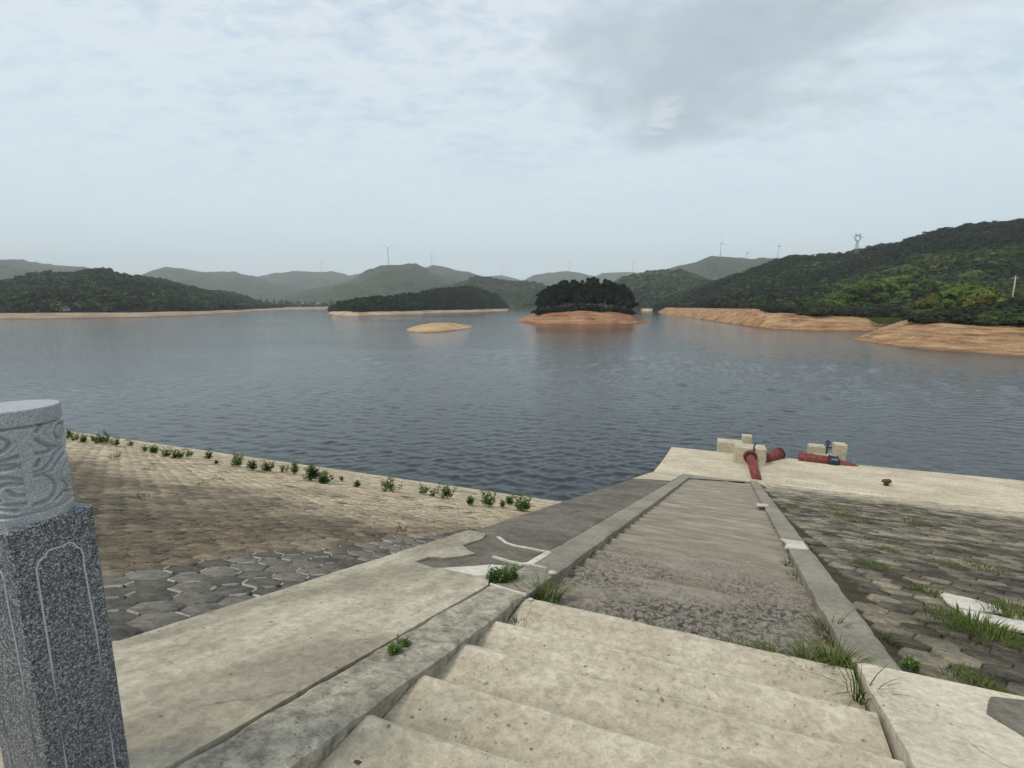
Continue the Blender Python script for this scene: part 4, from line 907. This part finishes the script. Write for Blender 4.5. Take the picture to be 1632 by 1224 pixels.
_, G2 = simple_hill('hill', [(960, 470), (990, 450), (1010, 443), (1030, 439), (1050, 438), (1080, 437), (1100, 441), (1130, 452), (1180, 470)], 1150, 490, 760, 11, 16)
G1 = G1; G2 = G2
for G_, n_, s_, nm in ((G1, 2600, 1, 'broad low wooded hill beyond the bushy island'), (G2, 2400, 2, 'green wooded hill beyond the pine island')):
    P = scatter(G_, n_, (1, 34), s_); nz_ = fbm(P[:, 0] * .01, P[:, 1] * .01, 3, s_); wood('far_woodland', P, RNG.uniform(7, 12, n_), np.clip(.42 + nz_ * 1.1 + RNG.normal(0, .1, n_), 0, .95), s_, M['wood'], 26, .5, label='distant woodland covering the ' + nm, squash=1.3)
# left shore and its wooded hill
shoreL = [(-400, 516), (-150, 511), (0, 508), (40, 508.2), (90, 507.6), (200, 506), (300, 503), (370, 498.8), (440, 494.2), (500, 493), (560, 492.5)]
rowL0 = wrow(shoreL); up = [(x, y) for x, y in [(-400, 502), (0, 499), (100, 499), (200, 498.6), (300, 496.5), (370, 494.3), (440, 491), (500, 490.4), (560, 490.2)]]
rowL1 = [(x, y, wdep(float(np.interp(x, [q[0] for q in shoreL], [q[1] for q in shoreL]))) * 1.10) for x, y in up]
_, GLs = terrain('shore', -400, 560, [rowL0, rowL1, [(-400, 500, 480), (0, 497.5, 480), (300, 495, 640), (440, 489.5, 1150), (560, 489, 1300)]], M['brownshore'], 160, 4, .8, 21, .03, .3)
ridL = [(-400, 440), (-200, 445), (0, 452), (20, 452), (45, 442), (70, 438), (95, 440), (115, 440), (135, 436), (150, 433), (170, 434), (190, 440), (210, 444), (250, 448), (290, 458), (330, 467), (370, 470), (395, 477), (410, 484), (425, 489), (450, 491)]
dL = lambda x: float(np.interp(x, [-400, 0, 200, 400, 450], [560, 620, 700, 950, 1100]))
_, GL = terrain('hill', -400, 450, [[(x, y - .5, d * 1.03) for x, y, d in rowL1], [(x, y, dL(x)) for x, y in ridL]], M['floor'], 150, 12, 6, 22, .02, .5, .8)
n_ = 3600; P = scatter(GL, n_, (1, 17), 5); nz_ = fbm(P[:, 0] * .02, P[:, 1] * .02, 4, 6)
wood('woodland', P, RNG.uniform(5, 9.5, n_), np.clip(.34 + nz_ * .9 + RNG.normal(0, .09, n_), 0, .9), 8, M['wood'], 60, .34, label='mixed dark green woodland covering the left shore hill', squash=1.15)
# far shore strip in the centre with a few houses
rowC = wrow([(400, 493.6), (520, 492.3), (640, 491.6), (800, 490.6), (880, 490.3), (1000, 490.6), (1060, 490.8)])
_, GC = terrain('shore', 400, 1060, [rowC, [(x, y - 2.2, d * 1.12) for x, y, d in rowC], [(x, y - 3.6, d * 1.3) for x, y, d in rowC]], M['brownshore'], 120, 4, 1., 25, .03, .4)
n_ = 700; P = scatter(GC, n_, (7, 12), 9); wood('far_woodland', P, RNG.uniform(5, 12, n_), np.clip(RNG.normal(.4, .15, n_), 0, .9), 10, M['wood'], 30, .5, label='thin line of trees along the far shore', kinds=('round', 'pine'))
# bushy island, centre left
isl = [(522, 500.5), (540, 503), (570, 503.6), (610, 502.2), (650, 500.6), (700, 498.8), (760, 497), (800, 495.6), (812, 494.5)]
r0_ = wrow(isl); fy = lambda x: float(np.interp(x, [q[0] for q in isl], [q[1] for q in isl])); fd = lambda x: wdep(fy(x))
r1_ = [(x, y, fd(x) * 1.035) for x, y in [(522, 500.3), (532, 496.5), (570, 496.2), (650, 495), (700, 493.6), (760, 492.4), (808, 491.6), (812, 494.3)]]
r2_ = [(x, y, fd(x) * 1.16) for x, y in [(522, 500.1), (534, 492), (545, 487), (580, 480), (640, 475), (680, 468), (700, 464), (735, 460), (760, 462), (790, 472), (806, 486), (812, 494.1)]]
oi, GI = terrain('island', 522, 812, [r0_, r1_, r2_], M['paleshore'], 110, 6, .8, 31, .05, .9)
n_ = 2600; P = scatter(GI, n_, (7, 20), 12); P = P[P[:, 2] > 1.2]; nz_ = fbm(P[:, 0] * .03, P[:, 1] * .03, 3, 16)
wood('woodland', P, RNG.uniform(3.2, 6.8, len(P)), np.clip(.27 + nz_ * .6 + RNG.normal(0, .07, len(P)), 0, .75), 14, M['wood'], 110, .24, label='dense dark woodland covering the long low island')
oi.data.materials.append(M['floor']); oi.data.polygons.foreach_set('material_index', np.array([1 if pg.center[2] > 2.6 else 0 for pg in oi.data.polygons], np.int32))
# bare sand islet
isl = [(640, 527.5), (665, 530.2), (700, 529.5), (735, 525.8), (763, 521.8)]
fy = lambda x: float(np.interp(x, [q[0] for q in isl], [q[1] for q in isl])); r0_ = wrow(isl)
r1_ = [(x, y, wdep(fy(x)) * 1.09) for x, y in [(640, 526.8), (655, 522), (672, 517.5), (690, 514.5), (715, 514.4), (738, 517), (763, 521.2)]]
terrain('sand_islet', 640, 763, [r0_, r1_], M['sand'], 60, 8, .35, 33, .15, .9, .7)
# pine island
isl = [(820, 512.5), (835, 515.2), (870, 517), (930, 517.8), (1000, 516.6), (1025, 515), (1042, 513.2)]
fy = lambda x: float(np.interp(x, [q[0] for q in isl], [q[1] for q in isl])); r0_ = wrow(isl)
r1_ = [(x, y, wdep(fy(x)) * 1.05) for x, y in [(820, 512.2), (840, 507.5), (855, 503), (868, 500.5), (930, 500.5), (990, 499.5), (1006, 501), (1020, 506), (1042, 513)]]
r2_ = [(x, y, wdep(fy(x)) * 1.17) for x, y in [(820, 511.9), (845, 502), (862, 495), (880, 492), (930, 489), (990, 492), (1006, 497), (1022, 506), (1042, 512.8)]]
_, GP = terrain('island', 820, 1042, [r0_, r1_, r2_], M['redsoil'], 150, 10, .7, 35, .16, .9)
# right-hand far beach and forested hill
bs = [(1048, 498), (1062, 501.5), (1090, 505), (1110, 508), (1150, 514), (1190, 519.5), (1230, 524.5), (1300, 527), (1400, 528), (1470, 528), (1560, 528)]
fy = lambda x: float(np.interp(x, [q[0] for q in bs], [q[1] for q in bs])); r0_ = wrow(bs)
bt = [(1048, 497), (1062, 493), (1120, 495), (1200, 497.5), (1222, 499), (1300, 503), (1380, 506.5), (1415, 508), (1470, 511), (1560, 515)]
r1_ = [(x, y, wdep(fy(x)) * float(np.interp(x, [1048, 1300, 1560], [1.06, 1.12, 1.12]))) for x, y in bt]
r2_ = [(x, y, wdep(fy(x)) * float(np.interp(x, [1048, 1300, 1560], [1.15, 1.4, 1.3]))) for x, y in [(1048, 494.5), (1062, 490), (1200, 492), (1300, 497), (1400, 500), (1470, 502), (1560, 505)]]
_, GB = terrain('shore', 1048, 1560, [r0_, r1_, r2_], M['orange'], 220, 9, .9, 41, .12, .4)
terrain('shore', 1020, 1065, [wrow([(1020, 495.4), (1045, 496.2), (1065, 496)]), [(1020, 492, 640), (1065, 491.5, 640)]], M['paleshore'], 20, 4, .4, 42, .06, .5)
rk = [(1040, 490), (1065, 478), (1090, 469), (1130, 457), (1160, 446), (1200, 432), (1240, 418), (1260, 412), (1290, 412), (1330, 410), (1365, 404), (1395, 397), (1430, 394), (1455, 384), (1485, 374), (1500, 370), (1550, 363), (1600, 360), (1632, 357), (1800, 345), (2100, 350)]
kd = lambda x: float(np.interp(x, [1040, 1200, 1450, 1632, 2100], [640, 560, 480, 430, 420]))
kf = [(x, y + .8, d) for x, y, d in r2_] ; kf = [(1040, 492, kf[0][2])] + kf[1:] + [(1632, 492, 210), (1800, 494, 190), (2100, 500, 170)]
km = [(x, y, float(np.interp(x, [1040, 1200, 1450, 1632, 2100], [620, 420, 300, 265, 240]))) for x, y in [(1040, 491), (1100, 484), (1200, 470), (1300, 464), (1400, 462), (1500, 455), (1632, 440), (2100, 430)]]
_, GK = terrain('hill', 1040, 2100, [kf, km, [(x, y, kd(x)) for x, y in rk]], M['floor'], 200, 9, 5, 43, .02, .5, .85)
n_ = 8600; P = scatter(GK, n_, (1, 22), 15)
P = P[(P[:, 0] / P[:, 1]) < 1.35]; nz_ = fbm(P[:, 0] * .018, P[:, 1] * .018, 4, 26); vis = P[:, 0] / P[:, 1]
lowb = np.clip((46 - P[:, 2]) / 40, 0, 1) * np.clip((vis - .55) / .25, 0, 1)
tn = np.clip(.22 + nz_ * 1.0 + .24 * lowb + RNG.normal(0, .09, len(P)) + (RNG.uniform(size=len(P)) < .03) * .35, 0, 1)
wood('woodland', P, RNG.uniform(3.6, 7.4, len(P)), tn, 17, M['wood'], 75, .27, label='dense woodland of dark pines and brighter broadleaf trees on the right hill', squash=1.3, kinds=('round',))
# near right bank
nbk = [(1357, 541), (1370, 544), (1400, 549), (1440, 554), (1490, 559), (1560, 563.5), (1632, 569), (1800, 582), (2100, 600)]
fy = lambda x: float(np.interp(x, [q[0] for q in nbk], [q[1] for q in nbk])); r0_ = wrow(nbk)
r1_ = [(x, y, wdep(fy(x)) * float(np.interp(x, [1357, 1450, 1700], [1.02, 1.22, 1.28]))) for x, y in [(1357, 540.6), (1380, 534), (1410, 525), (1450, 515), (1500, 515.5), (1560, 520), (1632, 524), (1800, 532), (2100, 545)]]
r2_ = [(x, y, wdep(fy(x)) * float(np.interp(x, [1357, 1450, 1700], [1.06, 1.7, 1.9]))) for x, y in [(1357, 540.3), (1380, 532), (1410, 521), (1450, 507), (1500, 500), (1560, 498), (1632, 496), (1800, 494), (2100, 500)]]
_, GN = terrain('shore', 1357, 2100, [r0_, r1_, r2_], M['orange'], 300, 16, .9, 51, .22, .6)

# ------------------------------------------------------------------ TREES one can tell apart
def crown_mesh(name, nl, seed, kind, leaf, lumps):
    V0, t0 = crown_tpl(nl, seed, kind, leaf, lumps); me_o = mesh(name, V0.reshape(-1, 3), np.arange(nl * 3).reshape(-1, 3), M['leaf'], None, attr={'tone': ('FACE', np.clip(.5 + t0, 0, 1))}); me = me_o.data; bpy.data.objects.remove(me_o); return me
pineM = [crown_mesh('crown', 1500, 900 + i, 'pine', .17, 13) for i in range(5)]
roundM = [crown_mesh('crown', 1300, 940 + i, 'round', .13, 9) for i in range(5)]
shrubM = [crown_mesh('crown', 900, 960 + i, 'shrub', .13, 9) for i in range(4)]
def trunk_mesh(seed, kind):
    r = np.random.default_rng(seed); mb = MB(); top = 2.4 if kind == 'pine' else 1.1
    pts = [(r.normal(0, .02) * k, r.normal(0, .02) * k, top * k / 5 - .05) for k in range(6)]; mb.tube(pts, [.055, .048, .042, .034, .024, .012], 8)
    for k in range(7):
        z = top * r.uniform(.4, .95); a = r.uniform(0, 6.28); l = r.uniform(.25, .6) * (1 if kind != 'pine' else (1.4 - z / top)); mb.tube([(0, 0, z), (l * .5 * math.cos(a), l * .5 * math.sin(a), z + .12), (l * math.cos(a), l * math.sin(a), z + .3)], [.018, .012, .005], 5)
    o = mb.build('trunk', M['bark'], None, True); me = o.data; bpy.data.objects.remove(o); return me
pineT = [trunk_mesh(i, 'pine') for i in range(3)]; roundT = [trunk_mesh(20 + i, 'round') for i in range(3)]
def tree(name, P, h, col, kind, label, group, wide=1., cat='tree'):
    r = random.Random(int(P[0] * 13 + P[1] * 7)); t_ = empty(name, tuple(map(float, P)), r.uniform(0, 6.28)); tag(t_, label, cat, group)
    unit = {'pine': 2.75, 'round': 1.75, 'shrub': 1.05}[kind]; s = h / unit
    if kind == 'shrub': me = r.choice(shrubM)
    else: me = r.choice(pineM if kind == 'pine' else roundM)
    cr_ = bpy.data.objects.new('crown', me); link(cr_, t_); cr_.scale = (s * wide, s * wide, s); k = r.uniform(.8, 1.2); cr_.color = (col[0] * k, col[1] * k, col[2] * k, 1)
    tk = bpy.data.objects.new('trunk', r.choice(pineT if kind == 'pine' else roundT)); link(tk, t_); tk.scale = (s * (.55 if kind == 'shrub' else 1), s * (.55 if kind == 'shrub' else 1), s * (.4 if kind == 'shrub' else 1)); return t_
def ground(G, x, y0):
    """height of terrain grid G nearest to the horizontal point"""
    d = (G[..., 0] - x) ** 2 + (G[..., 1] - y0) ** 2; i = np.argmin(d); return G.reshape(-1, 3)[i, 2]
# pines: (px, depth factor, top px y)
topy = lambda x: float(np.interp(x, [856, 866, 880, 895, 905, 915, 922, 935, 948, 957, 965, 974, 985, 998, 1006, 1012], [474, 459, 452, 447, 444, 440, 445, 443, 438, 449, 444, 440, 446, 453, 464, 482]))
rp = random.Random(5); npine = 58; gp = 'pines on the red earth island'
for i in range(npine):
    x = 858 + (1008 - 858) * (i + .5) / npine + rp.uniform(-1.5, 1.5); D = 229 + rp.uniform(-3, 13); ty = topy(x) + rp.choice([-2, 0, 3, 6, 12])
    top = at_depth(x, ty, D); zg = ground(GP, top[0], D); P = np.array([top[0], D, zg - .3]); hgt = max(5., top[2] - zg)
    lab = ordw(i + 1) + ' pine from the left in the stand on the red earth island'
    tree('pine_tree', P, hgt, (.015, .024, .013), 'pine', lab, gp, rp.uniform(.62, .9) * 14 / max(hgt, 11))
for i in range(30):
    x = 858 + 150 * (i + .5) / 30; D = 224 + rp.uniform(-.5, 3); p_ = at_depth(x, 497, D); zg = ground(GP, p_[0], D)
    tree('shrub', np.array([p_[0], D, zg - .3]), rp.uniform(1.8, 3.6), (.020, .026, .013), 'shrub', ordw(i + 1) + ' dark shrub from the left at the foot of the island pines', 'shrubs fringing the pine island', 1.3, 'shrub')
# scrub along the far right beach, px 1220-1460
gl = 'bushes along the top of the far beach'
k_ = 0
for i in range(48):
    x = 1222 + (1462 - 1222) * (i + .5) / 48 + rp.uniform(-3, 3); D0 = wdep(float(np.interp(x, [q[0] for q in bs], [q[1] for q in bs]))) * 1.13 + rp.uniform(0, 22); p_ = at_depth(x, 500, D0); zg = ground(GB, p_[0], D0)
    tree('bush', np.array([p_[0], D0, zg - .4]), rp.uniform(2.6, 5.2), rp.choice([(.028, .040, .018), (.034, .046, .020), (.022, .032, .015), (.05, .07, .02)]), 'shrub', ordw(i + 1) + ' bush from the left in the row along the far beach', gl, 1.25, 'bush')
# broadleaf trees and bushes on the near right bank
nb_list = [(1462, 500, 505, 'dark'), (1478, 470, 508, 'yellow'), (1490, 482, 512, 'dark'), (1505, 463, 514, 'yellow'), (1522, 452, 515, 'bright'), (1535, 470, 517, 'dark'), (1545, 446, 512, 'bright'), (1560, 444, 515, 'bright'), (1575, 452, 516, 'yellow'),
           (1590, 462, 519, 'yellow'), (1600, 478, 521, 'dark'), (1612, 470, 520, 'dark'), (1625, 480, 523, 'bright'), (1640, 470, 524, 'dark'), (1660, 462, 525, 'dark'), (1700, 455, 527, 'bright'), (1750, 450, 530, 'dark'), (1800, 445, 533, 'yellow'), (1900, 440, 536, 'dark')]
cols = {'dark': (.026, .038, .016), 'bright': (.085, .125, .022), 'yellow': (.115, .125, .030), 'mid': (.05, .075, .02)}
nm = {'dark': 'dark green', 'bright': 'bright green', 'yellow': 'yellow green', 'mid': 'mid green'}
for i, (x, ty, by, kd_) in enumerate(nb_list):
    D0 = float(np.interp(x, [1450, 1520, 1632, 1900], [150, 140, 118, 90])); top = at_depth(x, ty, D0); zg = ground(GN, top[0], D0)
    tree('broadleaf_tree', np.array([top[0], D0, zg - .5]), max(3., top[2] - zg + .5), cols[kd_], 'round', nm[kd_] + ' broadleaf tree above the orange bank, ' + on[i % 16] + (' from its tip' if i < 16 else ' beyond the frame edge'), 'trees above the orange bank', 1.15)
for i in range(44):
    x = 1456 + (1760 - 1456) * (i + .5) / 44 + rp.uniform(-3, 3); kx = float(np.interp(x, [q[0] for q in nbk], [q[1] for q in nbk])); D0 = wdep(kx) * float(np.interp(x, [1450, 1700], [1.23, 1.30])) + rp.uniform(0, 7)
    p_ = at_depth(x, 515, D0); zg = ground(GN, p_[0], D0)
    tree('bush', np.array([p_[0], D0, zg - .3]), rp.uniform(2.2, 4.6), rp.choice([cols['dark'], cols['dark'], cols['mid'], (.035, .045, .02)]), 'shrub', ordw(i + 1) + ' dark bush from the left on the top edge of the orange bank', 'bushes on the edge of the orange bank', 1.35, 'bush')
# brighter broadleaf trees at the foot of the right hill
sp = [(1300, 478, 505), (1322, 470, 503), (1338, 460, 500), (1352, 452, 498), (1368, 446, 497), (1385, 443, 496), (1402, 440, 494), (1418, 438, 492), (1434, 437, 492), (1448, 440, 492), (1335, 466, 500), (1500, 440, 480), (1560, 425, 470), (1590, 412, 460), (1545, 430, 470), (1620, 400, 455), (1605, 392, 450), (1450, 420, 450), (1530, 400, 440)]
for i, (x, ty, by) in enumerate(sp):
    D0 = float(np.interp(by, [435, 470, 505], [330, 270, 215])); top = at_depth(x, ty, D0); zg = ground(GK, top[0], D0); hgt = min(13, max(6., top[2] - zg))
    tree('broadleaf_tree', np.array([top[0], D0, top[2] - hgt]), hgt, [(.05, .085, .018), (.07, .105, .02), (.09, .13, .03)][i % 3], 'round', 'light green spring-leaved tree against the dark hill, ' + on[i % 16] + (' in the row' if i < 16 else ' of the upper group'), 'spring-green trees at the hill foot', 1.2)
# green grassy strip at the head of the small bay
gq = [at_depth(x, y, d) for x, y, d in [(1382, 507.0, 170), (1455, 508, 166), (1462, 516.5, 150), (1400, 515.5, 152)]]
n_ = 5000; V_ = []; F_ = []; tn = []
for i in range(n_):
    u_, v_ = RNG.uniform(), RNG.uniform(); P = (gq[0] * (1 - u_) + gq[1] * u_) * (1 - v_) + (gq[3] * (1 - u_) + gq[2] * u_) * v_; P[2] = max(ground(GB, P[0], P[1]), .3) if i % 40 == 0 else P[2]; k = len(V_); s = RNG.uniform(.2, .5); a = RNG.uniform(0, 3.1)
    V_ += [P + [-.12 * math.cos(a), .12 * math.sin(a), -.2], P + [.12 * math.cos(a), -.12 * math.sin(a), -.2], P + [RNG.normal(0, .1), 0, s]]; F_.append((k, k + 1, k + 2)); tn.append(RNG.uniform(.2, .8))
tag(mesh('grass', V_, np.array(F_), M['grass'], attr={'tone': ('FACE', tn)}), 'green grass at the head of the small bay behind the orange bank', 'grass', kind='stuff')
# road strip seen through the trees
rdp = [at_depth(x, y, d) for x, y, d in [(1395, 474.6, 262), (1430, 475, 255), (1460, 474.6, 250), (1500, 475.4, 240)]]
mb = MB(); 
for i in range(3):
    a, b = rdp[i], rdp[i + 1]; mb.add([a, b, b + [0, 5, .3], a + [0, 5, .3], a - [0, 0, 1.2], b - [0, 0, 1.2]], [(0, 1, 2, 3), (0, 4, 5, 1)])
tag(mb.build('road', M['road']), kind='structure')

# ------------------------------------------------------------------ TURBINES, PYLON, POLE, HOUSES
def turbine(x, yb, yh, D, bl, ang, blades, lab, yaw=0.):
    b0 = at_depth(x, yb, D); h = at_depth(x, yh, D); t_ = empty('wind_turbine', (float(b0[0]), float(b0[1]), float(b0[2]) - 12)); tag(t_, lab, 'wind turbine', 'wind turbines on the far ridges')
    hh = float(h[2] - b0[2]) + 12; MB().tube([(0, 0, 0), (0, 0, hh * .5), (0, 0, hh)], [1.8, 1.4, 1.0], 12).build('tower', M['steel'], t_, True)
    MB().box((0, -1, hh + 1.2), 3.6, 9, 3.6, bev=.4).build('nacelle', M['steel'], t_); MB().tube([(0, -5.5, hh + 1.2), (0, -7, hh + 1.2), (0, -8, hh + 1.2)], [1.6, 1.3, .4], 10).build('hub', M['steel'], t_, True)
    for k in range(3):
        a = math.radians(ang + 120 * k); d = np.array([math.sin(a), 0, math.cos(a)]); L = bl * blades[k]; c_ = np.array([0, -6.8, hh + 1.2]); sd_ = np.array([math.cos(a), 0, -math.sin(a)])
        vs = []
        for u_, wd in ((0, .9), (.12, 1.6), (.3, 1.3), (.7, .8), (1., .3)):
            p = c_ + d * L * u_
            for q, th_ in ((-.35, 0), (.1, .22), (.65, 0), (.1, -.22)): vs.append(p + sd_ * wd * q + np.array([0, 1, 0]) * wd * th_)
        fs = [(i * 4 + j, i * 4 + (j + 1) % 4, i * 4 + 4 + (j + 1) % 4, i * 4 + 4 + j) for i in range(4) for j in range(4)] + [(16, 17, 18, 19)]
        m_ = MB(); m_.add(vs, fs); m_.build('blade', M['steel'], t_)
    t_.rotation_euler = (0, 0, yaw)
    return t_
turbine(619, 422, 396, 2150, 44, 60, (1, 1, 1), 'wind turbine with raised V of blades on the central round hill')
turbine(688, 423, 405, 2900, 46, 5, (1, 1, 1), 'wind turbine on the pointed ridge just right of the central hill', .9)
turbine(512, 435, 419, 3700, 48, 0, (1, 1, 1), 'faint wind turbine on the hazy ridge left of the central hill', 1.1)
turbine(801, 440, 424, 4300, 50, 20, (1, 1, 1), 'very faint wind turbine on the low far peak left of the pine island', .8)
turbine(908, 434, 419, 3800, 40, 35, (1, 1, 1), 'faint wind turbine on the far ridge directly above the pine island', 1.)
turbine(1008, 434, 419, 3800, 40, 8, (1, 1, 1), 'slim wind turbine on the far ridge right of the pine island', 1.2)
turbine(1148, 408, 388, 2080, 43, -5, (1, 1, 1), 'nearest looking wind turbine standing on the rounded right hill', .35)
turbine(1190, 414, 404, 2300, 26, 55, (1, 1, 1), 'small wind turbine low on the ridge right of the nearest looking one', .3)
turbine(1239, 416, 393, 1900, 34, 50, (1, 1, 1), 'wind turbine rising behind the left end of the dark forest ridge', .8)
# cat-head lattice pylon
D = 470; bp = at_depth(1364.5, 404, D); tp_ = at_depth(1364.5, 371.5, D); ph = float(tp_[2] - bp[2]); py = empty('lattice_pylon', tuple(map(float, bp - [0, 0, 1.]))); tag(py, 'steel lattice power pylon with ring shaped head on the forest ridge', 'pylon')
nk = ph * .66; mb = MB()
for sx_ in (-1, 1):
    for sy_ in (-1, 1): mb.tube([(sx_ * 1.7, sy_ * 1.7, 0), (sx_ * .55, sy_ * .55, nk)], .13, 5)
for k in range(8):
    z0, z1 = nk * k / 8, nk * (k + 1) / 8; w0, w1 = 1.7 - 1.15 * k / 8, 1.7 - 1.15 * (k + 1) / 8
    for s in (-1, 1):
        mb.tube([(-w0, s * w0, z0), (w1, s * w1, z1)], .07, 4); mb.tube([(w0, s * w0, z0), (-w1, s * w1, z1)], .07, 4); mb.tube([(s * w0, -w0, z0), (s * w1, w1, z1)], .07, 4)
mb.build('mast', M['lattice'], py); mb = MB(); rh = ph * .15
ring_ = [(rh * 1.05 * math.cos(q), 0, nk + rh + rh * math.sin(q)) for q in np.linspace(0, 2 * math.pi, 9) + math.pi / 8]
mb.tube(ring_, .35, 5, False); ring2 = [(p[0] * .7, .0, nk + rh + (p[2] - nk - rh) * .7) for p in ring_]; mb.tube(ring2, .16, 5, False)
for s in (-1, 1): mb.tube([(s * rh * .6, 0, nk + rh * 1.8), (s * rh * .95, 0, nk + rh * 2.5)], .28, 5); mb.tube([(s * rh * .2, 0, nk + rh * 2), (s * rh * .95, 0, nk + rh * 2.5)], .2, 5); mb.tube([(s * rh, 0, nk + rh * 1.3), (s * rh * 1.7, 0, nk + rh * 1.35)], .25, 5)
mb.build('ring_head', M['lattice'], py)
# roadside pole on the right
D = 150; bp = at_depth(1614, 474, D); tp_ = at_depth(1619, 439.5, D); pl = empty('utility_pole', tuple(map(float, bp - [0, 0, 2.]))); tag(pl, 'pale leaning concrete utility pole among the trees at the right', 'utility pole')
tv = np.array(tp_ - bp) + [0, 0, 2.]; MB().tube([(0, 0, 0), tuple(tv)], [.20, .13], 10).build('pole_shaft', M['pole'], pl, True)
MB().box(tv * .9, 1.9, .1, .1).build('cross_arm', M['lattice'], pl)
for s in (-1.2, -.8, .8, 1.2): MB().tube([tuple(tv * .9 + [s * .78, 0, .05]), tuple(tv * .9 + [s * .78, 0, .3])], [.07, .05], 8).build('insulator', M['wallw'], pl)
# left shore house and other houses
def house(x, y, D, w_, d_, h_, lab, wins=3, rz=0.):
    b0 = at_depth(x, y, D); hs = empty('house', tuple(map(float, b0)), rz); tag(hs, lab, 'house'); MB().box((0, 0, h_ / 2 - 1), w_, d_, h_ + 2).build('wall', M['wallw'], hs)
    m_ = MB(); e_ = .5; m_.add([(-w_ / 2 - e_, -d_ / 2 - e_, h_), (w_ / 2 + e_, -d_ / 2 - e_, h_), (w_ / 2 + e_, d_ / 2 + e_, h_), (-w_ / 2 - e_, d_ / 2 + e_, h_), (-w_ / 2 + 1.5, 0, h_ + d_ * .33), (w_ / 2 - 1.5, 0, h_ + d_ * .33)], [(0, 1, 5, 4), (1, 2, 5), (2, 3, 4, 5), (3, 0, 4), (3, 2, 1, 0)]); m_.build('roof', M['roof'], hs)
    for i in range(wins):
        xx = -w_ / 2 + w_ * (i + .5) / wins; f_ = MB().box((xx, -d_ / 2 - .06, h_ * .62), w_ / wins * .55, .12, 1.6).build('window', M['wallw'], hs); MB().box((xx, -d_ / 2 - .14, h_ * .62), w_ / wins * .45, .06, 1.35).build('pane', M['glass'], f_)
    return hs
house(100, 495.6, 345, 7, 4.5, 2.4, 'small pale lakeside house with grey hipped roof on the left shore', 4, -.2)
house(60, 497.4, 338, 1.6, 1.5, 1.3, 'tiny pale shed beside the lakeside house on the left shore', 1)
house(481, 488, 1180, 12, 8, 6, 'pale farmhouse at the left of the far shore hamlet', 2, .3)
house(504, 487.6, 1190, 16, 8, 7, 'white house in the middle of the far shore hamlet', 3)
house(517, 487.4, 1230, 11, 8, 8, 'white house at the right of the far shore hamlet', 2, -.2)

# ------------------------------------------------------------------ HAZE
m = bpy.data.materials.new('air'); m.use_nodes = True; t = NT(m.node_tree); t.n.clear()
pvn = t.node('ShaderNodeVolumePrincipled', {'Density': .00017, 'Color': (.90, .975, 1.0, 1), 'Anisotropy': .1}); om = t.node('ShaderNodeOutputMaterial'); t.l.new(pvn.outputs[0], om.inputs['Volume'])
hz_ = MB().box((0, 2300, 246), 11000, 6200, 506).build('haze', m); tag(hz_, 'thin bluish air haze lying over the whole lake and hills', 'haze', kind='stuff')
